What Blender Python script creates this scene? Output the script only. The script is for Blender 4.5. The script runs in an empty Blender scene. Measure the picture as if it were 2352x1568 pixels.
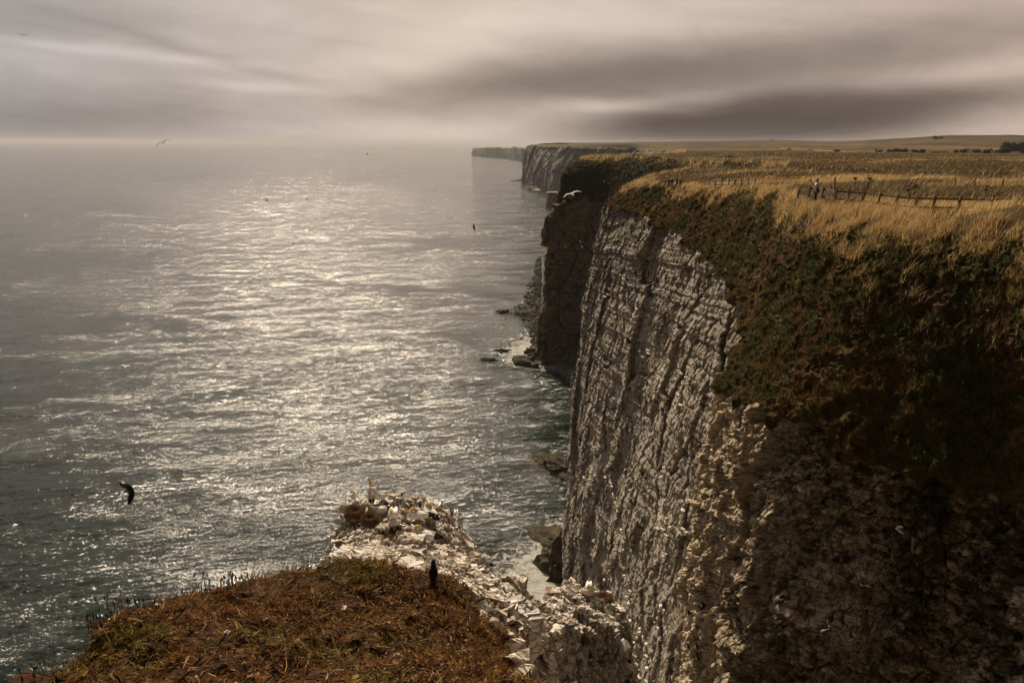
import bpy, bmesh, math, random
import numpy as np
from mathutils import Vector, Matrix
from mathutils.bvhtree import BVHTree

R = math.radians
rng = np.random.default_rng(7)
random.seed(7)
sc = bpy.context.scene
COL = sc.collection

# ------------------------------------------------------------------ camera
CAMZ = 90.0
FPX = 750.0
PITCH = math.atan((341 - 144.1) / FPX)
ROLL = R(0.45)
f_ = np.array([0, math.cos(PITCH), -math.sin(PITCH)])
r0 = np.array([1.0, 0, 0]); u0 = np.array([0, math.sin(PITCH), math.cos(PITCH)])
r_ = r0 * math.cos(ROLL) + u0 * math.sin(ROLL)
u_ = -r0 * math.sin(ROLL) + u0 * math.cos(ROLL)
cam_d = bpy.data.cameras.new('camera'); cam = bpy.data.objects.new('camera', cam_d); COL.objects.link(cam)
cam.matrix_world = Matrix(((r_[0], u_[0], -f_[0], 0), (r_[1], u_[1], -f_[1], 0), (r_[2], u_[2], -f_[2], CAMZ), (0, 0, 0, 1)))
cam_d.sensor_width = 36; cam_d.lens = FPX / 1024 * 36
cam_d.clip_start = 0.3; cam_d.clip_end = 200000
sc.camera = cam

# ------------------------------------------------------------------ light
SUN_AZ = R(-14); SUN_EL = R(33)
sun_dir = Vector((math.sin(SUN_AZ) * math.cos(SUN_EL), math.cos(SUN_AZ) * math.cos(SUN_EL), math.sin(SUN_EL)))
sd = bpy.data.lights.new('sun', 'SUN'); sun = bpy.data.objects.new('sun', sd); COL.objects.link(sun)
sd.energy = 5.0; sd.angle = R(3.2); sd.color = (1.0, 0.84, 0.63)
sun.rotation_euler = (-sun_dir).to_track_quat('-Z', 'Y').to_euler(); sun.location = (0, 0, 300)
sc.view_settings.view_transform = 'Standard'; sc.view_settings.look = 'None'
sc.view_settings.exposure = 0.05; sc.view_settings.gamma = 1.0
sc.cycles.max_bounces = 5; sc.cycles.diffuse_bounces = 2; sc.cycles.glossy_bounces = 2
sc.cycles.volume_bounces = 0; sc.cycles.transparent_max_bounces = 4; sc.cycles.transmission_bounces = 1
sc.cycles.use_denoising = True
sc.cycles.caustics_reflective = False; sc.cycles.caustics_refractive = False


def ray(u, v):
    """direction through a point of the photograph (2352 x 1568 reading)"""
    x = u * 1024 / 2352 - 512; y = v * 682.7 / 1568 - 341.3
    d = f_ * FPX + r_ * x - u_ * y
    return d / np.linalg.norm(d)


def P(u, v, Y):
    d = ray(u, v); t = Y / d[1]
    return np.array([d[0] * t, Y, CAMZ + d[2] * t])


def PZ(u, v, z=0.0):
    d = ray(u, v); t = (z - CAMZ) / d[2]
    return np.array([d[0] * t, d[1] * t, z])


# ------------------------------------------------------------------ node helpers
class NT:
    def __init__(s, tree):
        s.t = tree; s.n = tree.nodes; s.l = tree.links

    def node(s, typ, **kw):
        n = s.n.new(typ)
        for k, v in kw.items(): setattr(n, k, v)
        return n

    def set(s, sock, v):
        if isinstance(v, bpy.types.NodeSocket): s.l.new(v, sock)
        elif isinstance(v, (tuple, list)) and sock.type == 'RGBA' and len(v) == 3: sock.default_value = (*v, 1)
        else: sock.default_value = v

    def math(s, op, a, b=0.0, c=0.0, clamp=False):
        n = s.node('ShaderNodeMath', operation=op, use_clamp=clamp)
        s.set(n.inputs[0], a); s.set(n.inputs[1], b)
        if op in ('MULTIPLY_ADD', 'SMOOTH_MIN'): s.set(n.inputs[2], c)
        return n.outputs[0]

    def vmath(s, op, a, b=(0, 0, 0)):
        n = s.node('ShaderNodeVectorMath', operation=op)
        s.set(n.inputs[0], a); s.set(n.inputs[1], b)
        return n.outputs[1] if op in ('LENGTH', 'DOT_PRODUCT') else n.outputs[0]

    def sep(s, v):
        n = s.node('ShaderNodeSeparateXYZ'); s.set(n.inputs[0], v); return n.outputs

    def comb(s, x, y, z):
        n = s.node('ShaderNodeCombineXYZ'); s.set(n.inputs[0], x); s.set(n.inputs[1], y); s.set(n.inputs[2], z); return n.outputs[0]

    def noise(s, vec, scale, detail=4, rough=0.55, dist=0.0, lac=2.0):
        n = s.node('ShaderNodeTexNoise'); s.set(n.inputs['Vector'], vec)
        s.set(n.inputs['Scale'], scale); s.set(n.inputs['Detail'], detail); s.set(n.inputs['Roughness'], rough)
        s.set(n.inputs['Distortion'], dist); s.set(n.inputs['Lacunarity'], lac)
        return n.outputs['Fac']

    def voro(s, vec, scale, feature='F1', out='Distance', rand=1.0):
        n = s.node('ShaderNodeTexVoronoi', feature=feature); s.set(n.inputs['Vector'], vec); s.set(n.inputs['Scale'], scale)
        s.set(n.inputs['Randomness'], rand)
        return n.outputs[out]

    def ramp(s, fac, stops, interp='LINEAR'):
        n = s.node('ShaderNodeValToRGB'); s.set(n.inputs[0], fac); cr = n.color_ramp; cr.interpolation = interp
        while len(cr.elements) < len(stops): cr.elements.new(0.5)
        for e, (p, c) in zip(cr.elements, stops):
            e.position = p; e.color = (*c, 1) if isinstance(c, tuple) else (c, c, c, 1)
        return n.outputs[0]

    def mix(s, fac, a, b, blend='MIX'):
        n = s.node('ShaderNodeMix', data_type='RGBA', blend_type=blend)
        s.set(n.inputs[0], fac); s.set(n.inputs[6], a); s.set(n.inputs[7], b)
        return n.outputs[2]

    def maprange(s, v, a, b, c=0.0, d=1.0):
        n = s.node('ShaderNodeMapRange'); s.set(n.inputs[0], v); s.set(n.inputs[1], a); s.set(n.inputs[2], b)
        s.set(n.inputs[3], c); s.set(n.inputs[4], d); return n.outputs[0]

    def attr(s, name, out='Fac'):
        n = s.node('ShaderNodeAttribute', attribute_name=name); return n.outputs[out]

    def bump(s, h, strength=0.5, dist=0.1, normal=None):
        n = s.node('ShaderNodeBump'); s.set(n.inputs['Height'], h); s.set(n.inputs['Strength'], strength)
        s.set(n.inputs['Distance'], dist)
        if normal is not None: s.set(n.inputs['Normal'], normal)
        return n.outputs[0]

    def pos(s):
        return s.node('ShaderNodeNewGeometry').outputs['Position']


def new_mat(name):
    m = bpy.data.materials.new(name); m.use_nodes = True
    t = NT(m.node_tree); b = m.node_tree.nodes['Principled BSDF']
    b.inputs['Specular IOR Level'].default_value = 0.15; b.inputs['Roughness'].default_value = 0.85
    return m, t, b


def plain(name, c, rough=0.8, var=0.12, scale=6.0, spec=0.15, metallic=0.0):
    m, t, b = new_mat(name)
    tc = t.node('ShaderNodeTexCoord').outputs['Object']
    n = t.noise(tc, scale, 3)
    lo = tuple(x * (1 - var) for x in c); hi = tuple(min(1, x * (1 + var)) for x in c)
    t.set(b.inputs['Base Color'], t.mix(n, lo, hi)); b.inputs['Roughness'].default_value = rough
    b.inputs['Specular IOR Level'].default_value = spec; b.inputs['Metallic'].default_value = metallic
    return m


# ------------------------------------------------------------------ world: dim hazy sky plus long-exposure cloud
w = bpy.data.worlds.new('World'); sc.world = w; w.use_nodes = True
t = NT(w.node_tree); bg = w.node_tree.nodes['Background']
D = t.node('ShaderNodeTexCoord').outputs['Generated']
dx, dy, dz = t.sep(D)
az = t.math('ARCTAN2', dx, dy); el = t.math('ARCSINE', dz)
sky = t.node('ShaderNodeTexSky', sky_type='NISHITA'); sky.sun_disc = False
sky.sun_elevation = SUN_EL; sky.sun_rotation = SUN_AZ; sky.air_density = 1.5; sky.dust_density = 4
# warped coordinates for streaky, wind-drawn cloud
ae = t.comb(az, t.math('MULTIPLY', el, 3.2), 0.0)
wz = t.noise(ae, 3.0, 3, 0.5)
wz2 = t.noise(t.comb(az, t.math('MULTIPLY', el, 3.2), 4.7), 3.4, 3, 0.5)
azw = t.math('ADD', az, t.math('MULTIPLY', t.math('SUBTRACT', wz, 0.5), 0.09))
elw = t.math('ADD', el, t.math('MULTIPLY', t.math('SUBTRACT', wz2, 0.5), 0.024))


def azel(u, v):
    d = ray(u, v); return math.atan2(d[0], d[1]), math.asin(d[2])


def blob(u, v, ru, rv, rot, wgt, sharp=2.0):
    a, e = azel(u, v); k = 0.000585
    ca, sa = math.cos(R(rot)), math.sin(R(rot))
    p = t.math('SUBTRACT', azw, a); q = t.math('SUBTRACT', elw, e)
    x = t.math('ADD', t.math('MULTIPLY', p, ca), t.math('MULTIPLY', q, sa))
    y = t.math('SUBTRACT', t.math('MULTIPLY', q, ca), t.math('MULTIPLY', p, sa))
    x = t.math('DIVIDE', x, ru * k); y = t.math('DIVIDE', y, rv * k)
    rr = t.math('ADD', t.math('MULTIPLY', x, x), t.math('MULTIPLY', y, y))
    rr = t.math('POWER', rr, sharp / 2)
    return t.math('MULTIPLY', t.math('POWER', 2.71828, t.math('MULTIPLY', rr, -1.0)), wgt)


BL = [(1810, 276, 430, 48, 5, -0.74, 3), (1560, 308, 340, 26, 0, -0.26, 2),
      (1500, 185, 620, 75, 4, -0.33, 2), (1250, 185, 330, 40, 8, -0.12, 2), (2000, 110, 560, 50, 2, -0.10, 2),
      (1120, 250, 260, 22, 0, 0.06, 2), (1350, 245, 130, 14, 0, 0.12, 2),
      (960, 130, 330, 60, 18, 0.14, 2), (640, 205, 150, 13, -2, 0.15, 2), (400, 132, 190, 10, -4, 0.12, 2), (130, 105, 190, 8, -6, 0.08, 2),
      (1400, 50, 500, 55, 0, 0.10, 2), (2150, 190, 330, 30, 10, 0.16, 2), (2300, 250, 260, 60, 0, 0.08, 2),
      (100, 270, 400, 60, 0, -0.26, 2), (1050, 305, 380, 30, 0, 0.26, 2), (60, 35, 240, 40, 0, -0.16, 2), (350, 90, 300, 12, -14, -0.10, 2),
      (1500, 240, 240, 16, 6, 0.10, 2), (1500, 262, 200, 10, 0, 0.08, 2)]
L = 0.78
Ls = t.math('ADD', L, 0.0)
for b_ in BL: Ls = t.math('ADD', Ls, blob(*b_))
st = t.noise(t.comb(t.math('MULTIPLY', az, 1.0), t.math('MULTIPLY', t.math('ADD', el, t.math('MULTIPLY', az, 0.12)), 9.0), 2.0), 3.6, 6, 0.5, 0.4)
Ls = t.math('ADD', Ls, t.math('MULTIPLY', t.math('SUBTRACT', st, 0.5), 0.17))
mot = t.noise(t.comb(az, t.math('MULTIPLY', el, 2.6), 7.0), 11.0, 6, 0.62, 0.5)
Ls = t.math('ADD', Ls, t.math('MULTIPLY', t.math('SUBTRACT', mot, 0.5), 0.19))
cloud = t.ramp(Ls, [(0.0, (0.060, 0.048, 0.045)), (0.22, (0.125, 0.094, 0.088)), (0.45, (0.24, 0.195, 0.17)), (0.66, (0.41, 0.335, 0.29)), (0.85, (0.62, 0.51, 0.44)), (1.0, (0.75, 0.63, 0.54))])
left = t.maprange(az, R(-8), R(-36), 0.0, 0.75)
cloud = t.mix(left, cloud, t.mix(1.0, cloud, (0.80, 0.97, 1.22), 'MULTIPLY'))
pink = t.maprange(az, R(10), R(34), 0.0, 0.8)
cloud = t.mix(pink, cloud, t.mix(1.0, cloud, (1.05, 0.97, 0.93), 'MULTIPLY'))
# brightening round the hidden sun high up ahead, unseen sky overhead and behind dimmed to deepen the shade
sdn = t.node('ShaderNodeVectorMath', operation='DOT_PRODUCT'); t.set(sdn.inputs[0], D); sdn.inputs[1].default_value = tuple(sun_dir)
cs = t.math('MAXIMUM', sdn.outputs['Value'], 0.0)
ga = t.math('DIVIDE', t.math('SUBTRACT', az, R(-10)), R(34)); ge = t.math('DIVIDE', t.math('SUBTRACT', el, R(30)), R(20))
glow = t.math('MULTIPLY', t.math('POWER', 2.71828, t.math('MULTIPLY', t.math('ADD', t.math('MULTIPLY', ga, ga), t.math('MULTIPLY', ge, ge)), -1.0)), 2.3)
up = t.maprange(el, R(10), R(14), 0.0, 1.0)
glow = t.math('MULTIPLY', glow, up)
back = t.maprange(dy, 0.74, 0.02, 1.0, 0.04)
hi_ = t.maprange(el, R(14), R(60), 1.0, 0.38)
bri = t.math('MULTIPLY', back, hi_)
cloud = t.mix(1.0, cloud, t.comb(bri, bri, bri), 'MULTIPLY')
gc = t.mix(1.0, (1.0, 0.86, 0.68), t.comb(glow, glow, glow), 'MULTIPLY')
cloud = t.mix(1.0, cloud, gc, 'ADD')
skyd = t.mix(1.0, sky.outputs[0], (0.05, 0.05, 0.05), 'MULTIPLY')
out = t.mix(0.94, skyd, cloud)
t.set(bg.inputs[0], out); bg.inputs[1].default_value = 1.0


# ------------------------------------------------------------------ numpy noise
def _h(ix, iy, iz, seed):
    n = (ix.astype(np.int64) * 374761393 + iy.astype(np.int64) * 668265263 + iz.astype(np.int64) * 2147483647 + seed * 974711) & 0xffffffff
    n = ((n ^ (n >> 13)) * 1274126177) & 0xffffffff
    n = (n ^ (n >> 16)) & 0xffffffff
    n = (n * 2246822519) & 0xffffffff
    n = (n ^ (n >> 15)) & 0xffffffff
    return n.astype(np.float32) / np.float32(4294967295.0)


def vnoise(p, seed=0):
    """value noise -1..1 on an (n,3) array"""
    i = np.floor(p); fr = (p - i).astype(np.float32); i = i.astype(np.int64)
    fr = fr * fr * fr * (fr * (fr * 6 - 15) + 10)
    out = 0
    for a in (0, 1):
        wx = fr[:, 0] if a else 1 - fr[:, 0]
        for b in (0, 1):
            wy = fr[:, 1] if b else 1 - fr[:, 1]
            for c in (0, 1):
                wz_ = fr[:, 2] if c else 1 - fr[:, 2]
                out = out + wx * wy * wz_ * _h(i[:, 0] + a, i[:, 1] + b, i[:, 2] + c, seed)
    return out * 2 - 1


def fbm(p, octv=4, gain=0.5, lac=2.03, seed=0):
    out = 0; a = 1.0; s = 0
    for o in range(octv):
        out = out + a * vnoise(p, seed + o * 17); s += a; a *= gain; p = p * lac
    return out / s


def voronoi(p, seed=0, jitter=0.9):
    """F1, F2, cell random"""
    i = np.floor(p).astype(np.int64)
    n = len(p); f1 = np.full(n, 9.0, np.float32); f2 = f1.copy(); cid = np.zeros(n, np.float32)
    for a in (-1, 0, 1):
        for b in (-1, 0, 1):
            for c in (-1, 0, 1):
                x = i[:, 0] + a; y = i[:, 1] + b; z = i[:, 2] + c
                qx = x + 0.5 + jitter * (_h(x, y, z, seed) - 0.5)
                qy = y + 0.5 + jitter * (_h(x, y, z, seed + 5) - 0.5)
                qz = z + 0.5 + jitter * (_h(x, y, z, seed + 9) - 0.5)
                d = np.sqrt((qx - p[:, 0]) ** 2 + (qy - p[:, 1]) ** 2 + (qz - p[:, 2]) ** 2).astype(np.float32)
                m1 = d < f1
                f2 = np.where(m1, f1, np.minimum(f2, d)); cid = np.where(m1, _h(x, y, z, seed + 13), cid)
                f1 = np.where(m1, d, f1)
    return f1, f2, cid


def panels(p, seed=0, jitter=0.9):
    """like voronoi, but also the offset from the nearest cell centre and three cell randoms"""
    i = np.floor(p).astype(np.int64); n = len(p); f1 = np.full(n, 9.0, np.float32); f2 = f1.copy()
    cen = np.zeros((n, 3), np.float32); rr = np.zeros((n, 3), np.float32)
    for a in (-1, 0, 1):
        for b in (-1, 0, 1):
            for c in (-1, 0, 1):
                x = i[:, 0] + a; y = i[:, 1] + b; z = i[:, 2] + c
                q = np.stack([x + 0.5 + jitter * (_h(x, y, z, seed) - 0.5), y + 0.5 + jitter * (_h(x, y, z, seed + 5) - 0.5), z + 0.5 + jitter * (_h(x, y, z, seed + 9) - 0.5)], 1) - p
                d = np.abs(q[:, 0]) * 0.6 + np.maximum(np.abs(q[:, 1]), np.abs(q[:, 2])) + 0.25 * np.minimum(np.abs(q[:, 1]), np.abs(q[:, 2]))
                m1 = d < f1
                f2 = np.where(m1, f1, np.minimum(f2, d)); cen[m1] = -q[m1]
                rr[m1] = np.stack([_h(x, y, z, seed + 13)[m1], _h(x, y, z, seed + 14)[m1], _h(x, y, z, seed + 15)[m1]], 1)
                f1 = np.where(m1, d, f1)
    return f1, f2, cen, rr


def sstep(a, b, x):
    k = np.clip((x - a) / (b - a), 0, 1); return k * k * (3 - 2 * k)


# ------------------------------------------------------------------ mesh helpers
def mesh_np(name, verts, loops, sizes, mats=None, mat_idx=None, smooth=False, attrs=None):
    me = bpy.data.meshes.new(name)
    verts = np.asarray(verts, np.float32); loops = np.asarray(loops, np.int32); sizes = np.asarray(sizes, np.int32)
    me.vertices.add(len(verts)); me.vertices.foreach_set('co', verts.ravel())
    me.loops.add(len(loops)); me.loops.foreach_set('vertex_index', loops)
    me.polygons.add(len(sizes)); st_ = np.concatenate([[0], np.cumsum(sizes)[:-1]]).astype(np.int32)
    me.polygons.foreach_set('loop_start', st_)
    for m in mats or []: me.materials.append(m)
    if mat_idx is not None: me.polygons.foreach_set('material_index', np.asarray(mat_idx, np.int32))
    me.polygons.foreach_set('use_smooth', np.full(len(sizes), bool(smooth)))
    me.update(calc_edges=True)
    for k, a in (attrs or {}).items():
        a = np.asarray(a, np.float32)
        if a.ndim == 1:
            at = me.attributes.new(k, 'FLOAT', 'POINT'); at.data.foreach_set('value', a)
        else:
            at = me.attributes.new(k, 'FLOAT_COLOR', 'POINT'); at.data.foreach_set('color', np.concatenate([a, np.ones((len(a), 1), np.float32)], 1).ravel())
    return me


def link(name, me, parent=None):
    o = bpy.data.objects.new(name, me); COL.objects.link(o)
    if parent: o.parent = parent
    return o


def tag(o, label=None, cat=None, group=None, kind=None):
    if label: o['label'] = label
    if cat: o['category'] = cat
    if group: o['group'] = group
    if kind: o['kind'] = kind
    return o


def empty(name, loc, rz=0.0):
    o = bpy.data.objects.new(name, None); COL.objects.link(o); o.location = loc; o.rotation_euler = (0, 0, rz); o.empty_display_size = 0.2
    return o


def grid_faces(nr, nc, flip=False):
    a = (np.arange(nr - 1)[:, None] * nc + np.arange(nc - 1)[None, :]).ravel()
    q = np.stack([a, a + 1, a + nc + 1, a + nc], 1)
    if flip: q = q[:, ::-1]
    return q.ravel(), np.full(len(a), 4)


def grid_normals(G):
    du = np.gradient(G, axis=1); dv = np.gradient(G, axis=0)
    n = np.cross(du, dv); n /= (np.linalg.norm(n, axis=2, keepdims=True) + 1e-9)
    return n


class MB:
    """collects simple solids into one mesh"""
    def __init__(s): s.v = []; s.f = []; s.m = []; s.n = 0

    def add(s, v, f, m=0):
        s.v += [tuple(x) for x in v]; s.f += [tuple(i + s.n for i in q) for q in f]; s.m += [m] * len(f); s.n += len(v)

    def box(s, c, d, rot=None, m=0, taper=1.0):
        v = []
        for z in (-1, 1):
            k = taper if z > 0 else 1
            for x, y in ((-1, -1), (1, -1), (1, 1), (-1, 1)):
                p = Vector((x * d[0] / 2 * k, y * d[1] / 2 * k, z * d[2] / 2))
                if rot is not None: p = rot @ p
                v.append(p + Vector(c))
        s.add(v, [(3, 2, 1, 0), (4, 5, 6, 7), (0, 1, 5, 4), (1, 2, 6, 5), (2, 3, 7, 6), (3, 0, 4, 7)], m)

    def beam(s, a, b, wd, h, m=0):
        a = Vector(a); b = Vector(b); d = (b - a); L_ = d.length; d.normalize()
        side = d.cross(Vector((0, 0, 1)));
        if side.length < 1e-4: side = Vector((1, 0, 0))
        side.normalize(); up_ = side.cross(d)
        rot = Matrix((side, d, up_)).transposed()
        s.box((a + b) / 2, (wd, L_, h), rot, m)

    def sweep(s, pts, rad, seg=10, m=0, flat=None, up=(0, 0, 1)):
        """tube through pts with per-point radius (number or (side, up)); m may be a list per ring"""
        pts = [Vector(p) for p in pts]; n = len(pts); v = []; f = []; ms = []
        for i, p in enumerate(pts):
            d = (pts[min(i + 1, n - 1)] - pts[max(i - 1, 0)]).normalized()
            sd_ = d.cross(Vector(up))
            if sd_.length < 1e-3: sd_ = d.cross(Vector((0, 1, 0)))
            sd_.normalize(); uu = sd_.cross(d)
            r = rad[i]; rs, ru = (r if isinstance(r, tuple) else (r, r))
            for k in range(seg):
                a = 2 * math.pi * k / seg
                v.append(p + sd_ * math.cos(a) * rs + uu * math.sin(a) * ru)
        for i in range(n - 1):
            for k in range(seg):
                k2 = (k + 1) % seg
                f.append((i * seg + k, i * seg + k2, (i + 1) * seg + k2, (i + 1) * seg + k))
                ms.append(m[i] if isinstance(m, list) else m)
        f.append(tuple(range(seg))[::-1]); ms.append(ms[0]); f.append(tuple((n - 1) * seg + k for k in range(seg))); ms.append(ms[-2] if False else (m[-1] if isinstance(m, list) else m))
        s.v += [tuple(x) for x in v]; s.f += [tuple(i + s.n for i in q) for q in f]; s.m += ms; s.n += len(v)

    def mesh(s, name, mats, smooth=False):
        me = bpy.data.meshes.new(name); me.from_pydata(s.v, [], s.f)
        for mm in mats: me.materials.append(mm)
        me.polygons.foreach_set('material_index', s.m); me.polygons.foreach_set('use_smooth', [smooth] * len(s.f)); me.update()
        return me


# ------------------------------------------------------------------ land shape
def land_h(x, y):
    """height of the plateau above the sea"""
    x = np.asarray(x, float); y = np.asarray(y, float)
    q = np.stack([x / 70, y / 70, 0 * x], -1).reshape(-1, 3)
    u = fbm(q, 3, seed=3).reshape(x.shape)
    u2 = fbm(q * 5.3, 3, seed=8).reshape(x.shape)
    amp = sstep(45, 160, y)
    h = 86.3 - 1.6 * sstep(40, 125, y) * (1 - sstep(150, 320, y)) + u * 2.0 * amp + u2 * (0.22 + 0.35 * amp)
    h = h - 1.6 * np.exp(-((x - 24) / 16) ** 2 - ((y - 126) / 22) ** 2)
    h = h + 1.15 * np.exp(-((x - 25.5) / 3.6) ** 2 - ((y - 36.5) / 3.2) ** 2)
    # grassed banks beside the gully heads
    h = h + 2.0 * np.exp(-((x - 98) / 34) ** 2 - ((y - 262) / 16) ** 2) + 1.8 * np.exp(-((x - 66) / 26) ** 2 - ((y - 206) / 9) ** 2) + 1.2 * np.exp(-((x - 62) / 14) ** 2 - ((y - 150) / 9) ** 2)
    h = h - 3.6 * np.exp(-((x - 60) / 24) ** 2 - ((y - 184) / 12) ** 2) - 2.0 * np.exp(-((x - 110) / 60) ** 2 - ((y - 330) / 14) ** 2)
    ang = x / np.maximum(y, 1.0)
    rise = np.interp(ang, [-0.1, 0.05, 0.2, 0.33, 0.42, 0.5, 0.56, 0.62, 0.72, 0.9, 1.4], [2, 6, 11, 17, 15, 25, 33, 34, 31, 29, 28])
    hill = sstep(800, 1900, y) * (1 - sstep(2300, 3300, y))
    q2 = np.stack([x / 420, y / 420, 0 * x + 5], -1).reshape(-1, 3)
    h = h + hill * rise + fbm(q2, 4, seed=21).reshape(x.shape) * 5.0 * sstep(300, 1200, y)
    far = sstep(2500, 3400, y)
    h = h * (1 - far) + (60 + 8 * sstep(6000, 3800, y)) * far
    return h


A3 = lambda *a: np.array(a, float)
# stations along the coast: foot, rock rim, grass brow, inland crest (crest z follows the land), profile exponent
ST = [
    (A3(-14, -30, 0), A3(-6, -30, 80), A3(-3, -28, 85), (0, -26), 3),
    (A3(1, -10, 0), A3(4, -8, 80), A3(7, -8, 85), (10, -9), 3),
    (A3(11, 4, 0), A3(14, 3, 78), A3(18, 1, 84), (23, 0), 3),
    (A3(17, 18, 0), A3(20, 17, 76.0), A3(25, 16, 83), (32, 17), 3),
    (A3(17.5, 28, 0), P(2352, 1185, 27), P(2352, 800, 30.5), (22.9, 34.5), 3),
    (A3(14.8, 30.5, 0), P(2130, 1120, 29.5), P(2160, 760, 33.5), (22.2, 39), 3),
    (A3(12.2, 34, 0), P(1900, 1010, 33.2), P(1985, 612, 39), (20.8, 45), 3),
    (A3(11.0, 38, 0), P(1765, 965, 37.0), P(1850, 668, 43), (20.2, 49.5), 2.2),
    (A3(11.0, 46.5, 0), P(1640, 905, 46.0), P(1735, 740, 50), (20.5, 54), 2.0),
    (A3(15.2, 51, 0), A3(17.0, 51, 73.5), A3(19.4, 54.5, 78.5), (21.6, 58.5), 3),
    (A3(14.6, 60, 0), P(1715, 790, 59.5), P(1770, 660, 61), (22.9, 63), 2.6),
    (A3(14.2, 70, 0), P(1690, 705, 67), P(1760, 590, 68), (24.8, 71), 2.6),
    (A3(14.2, 84, 0), P(1640, 625, 81), P(1700, 535, 82), (27.6, 84), 2.6),
    (A3(13.0, 104, 0), P(1560, 545, 101), P(1610, 490, 102), (28.5, 104), 2.6),
    (A3(11.2, 126, 0), P(1450, 492, 122), P(1490, 462, 123), (25.0, 126), 2.8),
    (PZ(1292, 1330, 0), P(1387, 478, 138), P(1412, 452, 138), (25.0, 140), 4.0),
    (A3(17, 152, 0), A3(25, 153, 76), A3(30, 153, 81), (36, 154), 2),
    (A3(32, 176, 0), A3(44, 178, 73), A3(50, 178, 79), (58, 178), 2),
    (A3(44, 215, 0), A3(57, 217, 71), A3(66, 217, 78), (76, 217), 2),
    (A3(35, 268, 0), A3(46, 265, 71), A3(54, 268, 77), (62, 271), 2),
    (A3(29.5, 300, 0), P(1385, 462, 298), P(1392, 415, 303), (44, 309), 3),
    (A3(20.5, 306, 0), P(1330, 462, 306), P(1340, 405, 310), (36.5, 319), 8),
    (PZ(1240, 828, 0), P(1284, 455, 312), P(1292, 400, 317), (30.5, 329), 9),
    (A3(20, 345, 0), A3(34, 345, 76), A3(38, 345, 82), (43, 345), 3),
    (A3(66, 420, 0), A3(80, 420, 79), A3(86, 420, 83), (92, 420), 2),
    (A3(120, 700, 0), A3(140, 700, 80), A3(145, 700, 84), (150, 700), 2),
    (A3(180, 1050, 0), A3(200, 1050, 81), A3(205, 1050, 85), (210, 1050), 2),
    (A3(190, 1350, 0), A3(205, 1350, 82), A3(210, 1350, 86), (215, 1350), 2),
    (PZ(1256, 439, 0), PZ(1256, 439, 0) * A3(1, 1, 0) + A3(28, 5, 84), PZ(1256, 439, 0) * A3(1, 1, 0) + A3(36, 8, 88), None, 2),
    (PZ(1204, 418, 0), P(1214, 337, PZ(1204, 418, 0)[1] + 10), P(1216, 335.5, PZ(1204, 418, 0)[1] + 16), None, 5),
    (A3(130, 1960, 0), A3(150, 1950, 82), A3(158, 1945, 86), None, 2),
]
def fill_crest(st):
    out = []
    for f, r, b, c, e in st:
        if c is None: c = (b[0] + (b[0] - f[0]) * 0.35 + 4, b[1] + 3)
        z = float(land_h(c[0], c[1]))
        out.append((f, r, b, A3(c[0], c[1], z), e))
    return out
ST = fill_crest(ST)
# the dip between stations 28 and 29 follows the corner of the headland
FAR = [
    (A3(900, 2700, 0), A3(915, 2700, 60), A3(920, 2700, 62), A3(930, 2700, 63), 3),
    (A3(300, 3500, 0), A3(315, 3500, 66), A3(320, 3500, 67), A3(330, 3500, 68), 3),
]
for uu, vv, top in ((1212, 371.5, 341.5), (1185, 366.5, 341), (1160, 363.5, 341), (1120, 360.5, 340.3), (1082, 357.4, 341.5)):
    f = PZ(uu, vv, 0); rr_ = P(uu + (4 if uu < 1090 else 0), top, f[1] + 12)
    FAR.append((f, rr_, rr_ + A3(10, 8, 1), rr_ + A3(40, 20, 2.0), 3))
FAR.append((FAR[-1][0] + A3(120, 200, 0), FAR[-1][1] + A3(120, 200, 0), FAR[-1][2] + A3(120, 200, 0), FAR[-1][3] + A3(120, 200, 0), 3))
FAR.append((A3(600, 7500, 0), A3(620, 7500, 60), A3(640, 7500, 62), A3(680, 7500, 63), 3))


def catmull(K, s):
    """K (n,d) sampled at float station s"""
    K = np.asarray(K, float); n = len(K)
    i = np.clip(np.floor(s).astype(int), 0, n - 2); t_ = (s - i)[:, None]
    p0 = K[np.clip(i - 1, 0, n - 1)]; p1 = K[i]; p2 = K[i + 1]; p3 = K[np.clip(i + 2, 0, n - 1)]
    # tension-limited tangents
    m1 = (p2 - p0) * 0.35; m2 = (p3 - p1) * 0.35
    return (2 * t_**3 - 3 * t_**2 + 1) * p1 + (t_**3 - 2 * t_**2 + t_) * m1 + (-2 * t_**3 + 3 * t_**2) * p2 + (t_**3 - t_**2) * m2


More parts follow.
